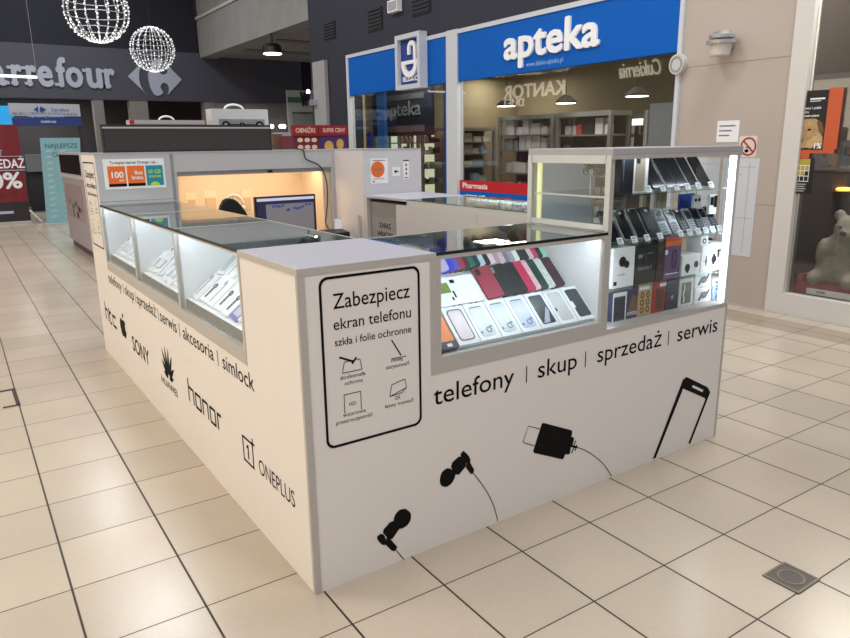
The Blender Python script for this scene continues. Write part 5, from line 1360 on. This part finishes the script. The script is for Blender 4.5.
for ci in range(3):
    ya, yb = where[ci]; random.seed(20+ci)
    for r in range(3):
        n = 8
        for i in range(n):
            y = ya+(yb-ya)*(i+1)/n
            w = (yb-ya)/n*.94; h = .142
            col = 'white' if random.random() < .75 else 'pale grey'
            if ci == 0 and r == 0 and i == 2: col = 'purple'
            if ci == 0 and r == 2 and i in (1, 2): col = 'black'
            if ci == 0 and r == 1 and i == 1: col = 'peach'
            if ci == 2 and i in (6, 7) and r > 0: col = 'blue'
            kind = random.choice((0, 1, 2, 3, 3, 3, 0, 1)) if col in ('white', 'pale grey') else 2
            v = .058+.112*r; z = .738+.26*(v-.05)/.35
            t = packet(col, w, h, kind)
            place(t, slope_left(y, v, z, SLL+.05+.02*(i % 2), 0, .0015+.0015*(i % 2), random.uniform(-.14, .14)))
            kd = ('clear blister', 'dark cable', 'grey window', 'thin dark line')[kind]
            tag(t, '%s packet, %s, %s from near end, %s, %s' % (col, kd, ordw[i], rown[r], names[ci]), 'packet', 'accessory packets in the '+names[ci])
# loose pale boxes standing at the back of the left counters
for ci, (y, l) in enumerate(((.62, 'small grey gadget box behind the packets nearest the corner cabinet'), (1.45, 'dark grey gadget box behind the packets of the middle left counter'))):
    t = bpy.data.objects.new('gadget_box', None); COL.objects.link(t); tag(t, l, 'box')
    obj('box', MB().box(0, .08, 0, .11, 0, .03), mat('gadget_grey', (120, 122, 126), .4), t, bev=.003); m_ = MB(); m_.ring(ell(.04,.06,.025,.025), ell(.04,.06,.015,.015), .03, .034); obj('print', m_, BLACK, t)
    place(t, slope_left(y+.09, .30, .738+.26*.25/.35+.026, SLL+.1, 0, .004))

# --- phones
def smartphone(body, scr=SCREEN, w=.072, h=.148):
    t = bpy.data.objects.new('smartphone', None); COL.objects.link(t); t.empty_display_size = .02
    m_ = MB(); m_.prism(rrect(0, w, 0, h, .009), 0, .008); obj('body', m_, body, t, bev=.0015)
    m_ = MB(); m_.prism(rrect(.003, w-.003, .004, h-.004, .007), .008, .0088); obj('screen', m_, scr, t)
    m_ = MB(); m_.box(w*.4, w*.6, h-.008, h-.0065, .0088, .0092); obj('earpiece', m_, KEY, t)
    obj('easel', MB().hexa([(.015,.0,-.004),(w-.015,.0,-.004),(w-.015,.0,0),(.015,.0,0),(.015,h*.7,-.004),(w-.015,h*.7,-.004),(w-.015,h*.7,0),(.015,h*.7,0)]), mat('clear_easel', (180, 190, 196), .3), t)
    return t
def keyphone(body, w=.052, h=.118):
    t = bpy.data.objects.new('keypad_phone', None); COL.objects.link(t); t.empty_display_size = .02
    m_ = MB(); m_.prism(rrect(0, w, 0, h, .010), 0, .012); obj('body', m_, body, t, bev=.002)
    m_ = MB(); m_.box(.006, w-.006, h*.52, h-.012, .012, .0128); obj('screen', m_, SCREEN, t)
    m_ = MB()
    for i in range(3):
        for j in range(4): m_.box(.007+.0133*i, .017+.0133*i, .008+.0125*j, .016+.0125*j, .012, .0135)
    obj('keypad', m_, KEY, t)
    obj('easel', MB().box(.012, w-.012, 0, h*.6, -.004, 0), mat('clear_easel', (180,190,196)), t)
    return t
def price_tag(x, z, y, label, ang=62, w=.034, h=.028):
    t = bpy.data.objects.new('price_tag', None); COL.objects.link(t); tag(t, label, 'price tag', None)
    obj('card', MB().box(0, w, 0, h, 0, .0015), TAG, t)
    m_ = MB(); m_.box(w*.15, w*.8, h*.55, h*.75, .0015, .0019); m_.box(w*.15, w*.6, h*.22, h*.38, .0015, .0019); obj('print', m_, mat('tag_print', (150, 156, 164), .6), t)
    a = math.radians(ang); place(t, slope_front(x, y, z, a, 0, .001))
    return t
FX05 = fy(.09)
z1s = SHZ[0]
def xs(px, z, fr=FX05): return ucol(fr, px, z+.01)
# top shelf, two phone boxes then six phones
BKB = mat('phone_box_black', (30, 31, 38), .4)
def pbox(name, label, w, h, d, x, z, m, y=.08, group=None):
    t = bpy.data.objects.new(name, None); COL.objects.link(t); t.empty_display_size = .02; t.location = (x, y, z+.0005); tag(t, label, 'box', group)
    LOCAL.add(t.name)
    obj('carton', MB().box(0, w, 0, d, 0, h), m, t, bev=.0015, local=True)
    return t
lf = (Vector((0,0,0)), X, Z, -Y)      # local front frame of a box
xq = xs(618, z1s)
t = pbox('phone_box', 'black phone box at the left end of the top glass shelf', .075, .165, .06, xq, z1s, BKB)
obj('print', MB(lf).box(.012, .018, .05, .14, 0, .0005), mat('blue_grey_print', (90, 100, 130), .5), t); obj('label', MB(lf).box(.06, .0755, .135, .16, 0, .0006), WHITE, t)
xq2 = xs(631, z1s)
t = pbox('phone_box', 'white phone box with a golden phone back printed on its front, top glass shelf', .088, .165, .05, xq2, z1s, CARD)
m_ = MB(lf); m_.prism(rrect(.008, .066, .006, .155, .008), 0, .001); b_ = obj('printed_phone', m_, mat('pale_gold', (170, 160, 140), .4), t, 'pale gold printed phone')
m_ = MB(lf); m_.prism(rrect(.012, .034, .115, .145, .006), .001, .0018); obj('printed_camera', m_, DKBLACK, b_)
ph = [(651, SCREEN, PHSIL, 'plain silver edged smartphone beside the golden phone box, top glass shelf'), (663, SCREEN, PHDARK, 'dark smartphone with pale lower half, third phone of the top glass shelf'), (676, SCREEN, PHSIL, 'smartphone in the middle of the top glass shelf'), (690, SCREEN, PHSIL, 'smartphone second from the right of the top glass shelf'), (706, SCREEN, PHSIL, 'dark smartphone with white reflections at the right end of the top glass shelf')]
ph[0] = (648, SCREEN, PHSIL, 'plain silver edged smartphone beside the golden phone box, top glass shelf')
px_tags = [646, 660.5, 674, 685, 696, 708.5]
nm = ['first', 'second', 'third', 'fourth', 'fifth', 'last']
REFL = mat('screen_glint_white', (225, 232, 236), .4)  # pale bars painted on the screens as reflections
for i, px in enumerate(px_tags):
    x = xs(px, z1s)
    t = smartphone(PHSIL if i % 2 == 0 else PHDARK, SCREEN, .072, .152)
    tag(t, '%s smartphone leaning on the top glass shelf, %s from the left' % (('silver edged', 'dark')[i % 2], nm[i]), 'smartphone')
    place(t, slope_front(x-.045, .10, z1s+.004, math.radians(54), 0, .004))
    m_ = MB(); m_.box(.010, .062, .045, .058, .0088, .0092); m_.box(.010, .062, .030, .040, .0088, .0092)
    if i in (1, 3, 4): obj('screen_glint', m_, REFL, t)
    price_tag(x-.018, z1s, .072, 'white price tag on the top glass shelf, %s from the left' % nm[i])
# second shelf
z2s = SHZ[1]
tags2 = [617.5, 631.5, 644.5, 657.5, 678, 687, 695.5, 703, 710, 717]
nn = ['first', 'second', 'third', 'fourth', 'fifth', 'sixth', 'seventh', 'eighth', 'ninth', 'last']
for i, px in enumerate(tags2):
    x = xs(px, z2s)
    if i < 4:
        t = smartphone((PHDARK, PHSIL, PHSIL, PHDARK)[i], SCREEN if i != 3 else mat('phone_glass_grey', (46, 48, 56), .2), .066, .142); tag(t, 'smartphone leaning on the second glass shelf, %s from the left' % nn[i], 'smartphone'); w = .066
        if i in (1, 3): obj('screen_glint', MB().box(.03, .048, .118, .13, .0088, .0094), REFL, t)
    else:
        t = keyphone(PHDARK if i % 2 else PHSIL, .058 if i == 4 else .05, .128 if i == 4 else .116); tag(t, 'keypad phone leaning on the second glass shelf, %s from the left on that shelf' % nn[i], 'keypad phone'); w = .05
        if i in (4, 5): obj('screen_glint', MB().box(.01, .03, .10, .112, .0128, .0136), REFL, t)
    place(t, slope_front(x-w*.62, .10, z2s+.004, math.radians(56), 0, .004))
    price_tag(x-.016, z2s, .072, 'white price tag on the second glass shelf, %s from the left' % nn[i])
# extra keypad phone between fourth and fifth
t = keyphone(PHSIL, .062, .128); tag(t, 'wide grey keypad phone between smartphones and small phones of the second glass shelf', 'keypad phone'); place(t, slope_front(xs(667, z2s)-.03, .10, z2s+.004, math.radians(56), 0, .004))

# third shelf boxes
z3s = SHZ[2]
def px_box(name, label, pa, pb, z, h, m, d=.08, y=.065):
    fr = fy(y); x0 = ucol(fr, pa, z+.02); x1 = ucol(fr, pb, z+.02)
    return pbox(name, label, x1-x0-.003, h, d, x0, z, m, y), x1-x0-.003
BUD = DKBLACK
def bud(t, w, cx, cz, r):
    m_ = MB(lf); m_.prism(ell(cx-r*.5, cz+r*.35, r, r*1.05), 0, .003); m_.prism(ell(cx+r*.75, cz-r*.3, r*.72, r*.75), 0, .0035); obj('printed_earbuds', m_, BUD, t)
t, w = px_box('earbud_box', 'large white box with black earbuds printed on it, third glass shelf', 612, 634, z3s, .165, CARD)
bud(t, w, w*.5, .10, .020); m_ = MB(lf); m_.box(.008, .026, .012, .028, 0, .001); put_text(m_, 'LIVE FREE', .03, .075, .05, .007, .0005); obj('print', m_, BLACK, t)
t, w = px_box('headset_box', 'black headset box with pale lettering, third glass shelf', 635, 655, z3s, .160, BKB)
m_ = MB(lf); put_text(m_, 'Gembird', w*.1, w*.8, .06, .016, .0005, 0, .02); m_.box(w*.1, w*.3, .11, .125, 0, .001); m_.box(w*.55, w*.85, .125, .128, 0, .001); obj('lettering', m_, mat('grey_letters', (150, 150, 150), .5), t)
m_ = MB(lf); m_.ring(ell(w*.35,.10,.024,.03), ell(w*.35,.10,.017,.022), .0, .0008); obj('print', m_, mat('brown_print', (84, 60, 50), .5), t)
t, w = px_box('headset_box', 'narrow dark brown gadget box left of the purple and orange box', 655.5, 663, z3s, .17, mat('dark_brown_box', (52, 40, 38), .5))
m_ = MB(lf); m_.prism(ell(w*.5,.06,w*.3,.018), 0, .001); m_.box(w*.2, w*.7, .12, .15, 0, .001); obj('print', m_, mat('brown_print', (110,84,70), .5), t)
t, w = px_box('cable_box', 'tall purple box with an orange top and a cable ring, third glass shelf', 663.5, 680, z3s, .178, mat('purple_box', (104, 78, 118), .5))
obj('orange_top', MB(lf).box(0, w, .143, .1785, 0, .001), ORANGE, t, 'orange top band'); m_ = MB(lf); m_.ring(ell(w*.6,.085,.018,.042), ell(w*.6,.085,.013,.034), 0, .001); obj('printed_cable', m_, mat('dark_purple', (56, 34, 76), .5), t)
m_ = MB(lf); m_.box(w*.1, w*.9, .02, .024, 0, .001); m_.box(.002, .018, .108, .128, 0, .001); obj('print', m_, WHITE, t)
t, w = px_box('earbud_box', 'low wide white box with two black earbuds, third glass shelf', 681.5, 700, z3s, .092, CARD)
m_ = MB(lf); m_.prism(ell(w*.3,.035,.016,.018), 0, .002); m_.prism(ell(w*.78,.045,.014,.015), 0, .002); m_.box(w*.28, w*.36, .012, .03, 0, .0015); obj('printed_earbuds', m_, BUD, t)
t, w = px_box('stylus_box', 'narrow white box with a black pen picture, third glass shelf', 700.5, 709, z3s, .125, CARD)
m_ = MB(lf); m_.box(w*.55, w*.68, .03, .075, 0, .001); m_.prism(ell(w*.6,.05,w*.12,.012), 0, .0012); obj('printed_pen', m_, BUD, t)
t, w = px_box('earbud_box', 'white box with black hook earphones at the right end of the third glass shelf', 709.5, 722, z3s, .128, CARD)
m_ = MB(lf); m_.box(w*.2, w*.35, .03, .08, 0, .001); m_.prism(ell(w*.3,.055,w*.2,.018), 0, .0012); m_.box(w*.55, w*.7, .06, .095, 0, .001); m_.box(w*.5, w*.9, .088, .095, 0, .001); obj('printed_earphones', m_, BUD, t)
# headphones and a small boxed webcam on top of those boxes
t = bpy.data.objects.new('webcam_box', None); COL.objects.link(t); tag(t, 'small white box with a black round gadget on top of the narrow white box', 'box'); xq = ucol(fy(.065), 702, z3s+.13)
t.location = (xq, .066, z3s+.1265); obj('carton', MB().box(-.01, .045, 0, .07, 0, .04), CARD, t, local=True, bev=.001); m_ = MB(lf); m_.ring(ell(.018,.018,.014,.012), ell(.018,.018,.008,.006), 0, .001); obj('print', m_, BUD, t, local=True)
t = bpy.data.objects.new('black_headset', None); COL.objects.link(t); tag(t, 'black headset lying on the boxes under the second glass shelf', 'headset'); xh_ = ucol(fy(.16), 705, z3s+.13)
t.location = (xh_, .16, z3s+.0005)
m_ = MB(); m_.tube([(.065*math.cos(q*PI/10), .0, .10+.035*math.sin(q*PI/10)) for q in range(11)], .007, 8); obj('headband', m_, DKBLACK, t, smooth=True, local=True)
for s_ in (-1, 1): obj('ear_cup', MB().cyl((s_*.065-.012, 0, .08), (s_*.065+.012, 0, .08), .03), DKBLACK, t, local=True)
obj('stand', MB().cyl((0, .04, 0), (0, .0, .132), .006), ALUL, t, local=True)
# bottom row
zb = .6605
bt = [(612,626,.120,(66,70,98),'navy framed case box','navy boxed phone case, leftmost in the bottom row of the tall cabinet','lr'), (626.5,637,.130,(52,58,100),'','navy and gold patterned box, second in the bottom row of the tall cabinet','g'),
      (637.5,651.5,.138,(196,164,120),'','cream box with a gold ring pattern in the bottom row of the tall cabinet','r'), (652,665,.138,(170,44,44),'','red framed box with a dark window in the bottom row of the tall cabinet','w'),
      (665.5,678,.130,(48,50,70),'','dark slate box with a small star print in the bottom row of the tall cabinet','s'), (678.5,693,.128,(226,228,226),'','white box with a green grey cable window in the bottom row of the tall cabinet','c')]
for pa, pb, h, c, _, l, kd in bt:
    t, w = px_box('accessory_box', l, pa, pb, zb, h, mat('box_%d_%d' % (c[0], c[2]), c, .45, var=.08))
    m_ = MB(lf)
    if kd == 'lr': m_.box(w*.1, w*.9, .012, .095, 0, .001); obj('window', m_, mat('navy_window', (44, 46, 66), .3, var=.4, scale=50), t); m_ = MB(lf); m_.box(0, w, .103, .12, 0, .0012); m_.box(0, w*.07, 0, .12, 0, .0011); m_.box(w*.93, w, 0, .12, 0, .0011); obj('frame', m_, CARD, t)
    if kd == 'g': m_.prism([(w*.1,.03),(w*.9,.02),(w*.95,.09),(w*.5,.10)], 0, .001); obj('print', m_, mat('bronze_print', (124, 92, 66), .4, var=.6, scale=70), t); m_ = MB(lf); put_text(m_, 'MYFON', w*.02, w*.98, .012, .016, .0015, 0, .02); obj('lettering', m_, WHITE, t)
    if kd == 'r':
        for i in range(2):
            for j in range(3): m_.ring(ell(w*(.28+.42*i), .025+.032*j, .012, .014), ell(w*(.28+.42*i), .025+.032*j, .007, .008), 0, .001)
        obj('print', m_, mat('brown_rings', (100, 72, 44), .4), t); m_ = MB(lf); m_.box(w*.05, w*.75, .112, .13, 0, .001); obj('label', m_, CARD, t)
    if kd == 'w': m_.box(w*.25, w*.85, .012, .105, 0, .001); obj('window', m_, mat('dark_red_window', (92, 56, 52), .3, var=.3, scale=50), t); m_ = MB(lf); m_.box(w*.5, w, .112, .128, 0, .001); obj('label', m_, CARD, t)
    if kd == 's': m_.prism([(w*.5+.014*math.cos(q*PI/5+PI/2)*(1 if q % 2 == 0 else .45), .055+.014*math.sin(q*PI/5+PI/2)*(1 if q % 2 == 0 else .45)) for q in range(10)], 0, .001); obj('star_print', m_, mat('pale_star', (150, 156, 160), .4), t)
    if kd == 'c':
        m_.box(w*.15, w*.82, .014, .108, 0, .001); obj('window', m_, mat('cable_window', (112, 118, 108), .4, var=.3, scale=30), t); m_ = MB(lf); m_.tube([(w*(.3+.04*math.sin(q)), -.002 if False else .02+.008*q, .002) for q in range(11)], .003, 6); obj('printed_cable', m_, CARD, t)
for i, (l, z) in enumerate((('white box with a black car holder on the cabinet floor, lower of two', zb), ('white box with a black car holder on its twin, upper of two', zb+.0725))):
    t, w = px_box('car_holder_box', l, 694.5, 711, z, .07, CARD)
    m_ = MB(lf); m_.prism(ell(w*.55,.034,w*.22,.016), 0, .001); m_.prism([(w*.2,.012),(w*.3,.01),(w*.5,.04),(w*.4,.05)], 0, .0012); m_.prism([(w*.6,.035),(w*.85,.06),(w*.92,.055),(w*.7,.02)], 0, .0011); obj('printed_holder', m_, BUD, t)
for i, l in enumerate(('pale blue small box, lowest of the little stack by the bright light strip', 'pale blue small box, middle of the little stack by the bright light strip', 'white small box, top of the little stack by the bright light strip')):
    t, w = px_box('small_box', l, 713, 723, zb+.0335*i, .032, mat('pale_blue_box', (176, 204, 226), .5) if i < 2 else CARD); obj('print', MB(lf).box(w*.2, w*.6, .010, .02, 0, .0006), mat('sky_print', (100, 150, 200), .5), t)

# --- accessories hanging at the back of the tall cabinet
def hang(yy, px0, py0, px1, py1, name, label, m, cat='accessory'):
    global fr, HY
    fr = fy(yy); HY = yy-.006
    a, b = uv(fr, px0, py0), uv(fr, px1, py1)
    q_ = max(0, b[0]-(2.015 if yy == .13 else 2.07)); a, b = (a[0]-q_, a[1]), (b[0]-q_, b[1])
    if yy == .13: a = (b[0]-.05, a[1])
    if yy == .085: a = (b[0]-.055, a[1])
    t = thing(name, ((a[0]+b[0])/2, yy, b[1]), label, cat)
    obj('card', MB(fr).box(a[0], b[0], b[1], a[1], .0, .012), m, t)
    return t, a, b
BLUEP = mat('strong_blue', (28, 72, 170), .4)
t, a, b = hang(.20, 681, 194, 694, 209, 'blue_pouch', 'bright blue pouch hanging behind the phones of the tall cabinet', BLUEP)
obj('flap', MB(fr).box(a[0]+.01, b[0]+.01, b[1]-.02, a[1]-.03, .012, .02), BLUEP, t); obj('hook', MB(fr).cyl(((a[0]+b[0])/2, a[1]-.004, .006), ((a[0]+b[0])/2, 1.172, .006), .003), ALU, t)
t, a, b = hang(.085, 716, 194, 725.5, 212, 'accessory_card', 'clear white card with a black plug near the light strip, behind the phones', mat('hang_card', (206, 210, 214), .4), 'card')
m_ = MB(fr); m_.box(a[0]+.01, a[0]+.02, b[1]+.04, a[1]-.01, .012, .02); m_.box(b[0]-.02, b[0]-.01, b[1]+.03, a[1]-.005, .012, .02); obj('plug', m_, BLACK, t); obj('hook', MB(fr).cyl(((a[0]+b[0])/2, a[1]-.004, .006), ((a[0]+b[0])/2, 1.172, .006), .003), ALU, t)
t, a, b = hang(.13, 698, 195, 712, 206, 'accessory_card', 'pale card with two dark dots hanging left of the black plug card', mat('hang_card', (206,210,214)), 'card')
m_ = MB(fr); m_.prism(ell(a[0]+.012, a[1]-.02, .006, .007), .012, .016); m_.prism(ell(b[0]-.012, a[1]-.02, .006, .007), .012, .016); obj('print', m_, BLACK, t); obj('hook', MB(fr).cyl(((a[0]+b[0])/2, a[1]-.004, .006), ((a[0]+b[0])/2, 1.172, .006), .003), ALU, t)
# small drone on the side shelf of the tall cabinet
c = at(590, 166, 'y', .12)
t = thing('toy_drone', (1.40, .20, 1.178), 'tiny grey four rotor toy drone in a clear stand behind the white framed side pane', 'toy')
dcx, dcy, dcz = 1.345, .16, 1.285
m_ = MB(); m_.ball((dcx, dcy, dcz), .014, .02, .01); obj('body', m_, PHDARK, t, smooth=True)
for sx_ in (-1, 1):
    for sz_ in (-1, 1):
        q = Vector((dcx, dcy+sx_*.028, dcz+sz_*.018)); m_ = MB(); m_.tube([q+Vector((0, .013*math.cos(k_*PI/8), .013*math.sin(k_*PI/8))) for k_ in range(16)], .0025, 5, True); m_.cyl((dcx, dcy, dcz), q, .002, n=6); obj('rotor_guard', m_, PHDARK, t)
obj('stand', MB().cyl((dcx, dcy, 1.178), (dcx, dcy, dcz-.008), .002, n=6), ALUL, t)

# --- small white cartons lying in the far right counter tray
random.seed(5)
for i in range(9):
    t = bpy.data.objects.new('small_carton', None); COL.objects.link(t)
    y = 1.85-.14*i; t.location = (1.70, y-.1, 1.0105); w_ = .3*random.uniform(.6, 1)
    tag(t, '%s low carton under the glass of the far right counter, %s from the far end' % (('white', 'grey')[i % 2], nn[i] if i < 8 else 'last'), 'box')
    obj('carton', MB().box(0, w_, 0, .1, 0, .016), CARD if i % 2 == 0 else mat('grey_carton', (130, 134, 138), .5), t, local=True); obj('print', MB().box(.02, w_*.5, .02, .05, .016, .0164), mat('dark_grey_print', (96,98,104)), t, local=True)

# ================================================================== LIGHT
COOL = (.90, .95, 1.0); WARM = (1.0, .965, .91)
hall = [(-2.6, -2.5), (-2.6, 2.5), (-2.6, 7.5), (1.2, -3.0), (1.2, 3.0), (1.2, 8.5), (3.6, .5), (1.5, 13), (-2.6, 13)]
hn = ['nearest on the left', 'middle one on the left', 'far one on the left', 'in front of the stand', 'over the stand', 'behind the stand', 'beside the beige wall', 'before the supermarket', 'far left before the supermarket']
for (x, y), l in zip(hall, hn):
    warm = x < -2
    t = panel_light('hall_ceiling_light', 'square white ceiling light of the hall, '+l, (x, y, 5.9), 1.3, 1.3, (112 if warm else 115), WARM if warm else COOL)
w_ = bpy.data.worlds.new('world'); SC.world = w_; w_.use_nodes = True
w_.node_tree.nodes['Background'].inputs['Color'].default_value = (.80, .84, .95, 1); w_.node_tree.nodes['Background'].inputs['Strength'].default_value = .35
SC.view_settings.view_transform = 'Standard'; SC.view_settings.look = 'None'; SC.view_settings.gamma = 1; SC.view_settings.use_curve_mapping = False
SC.view_settings.exposure = 0.0
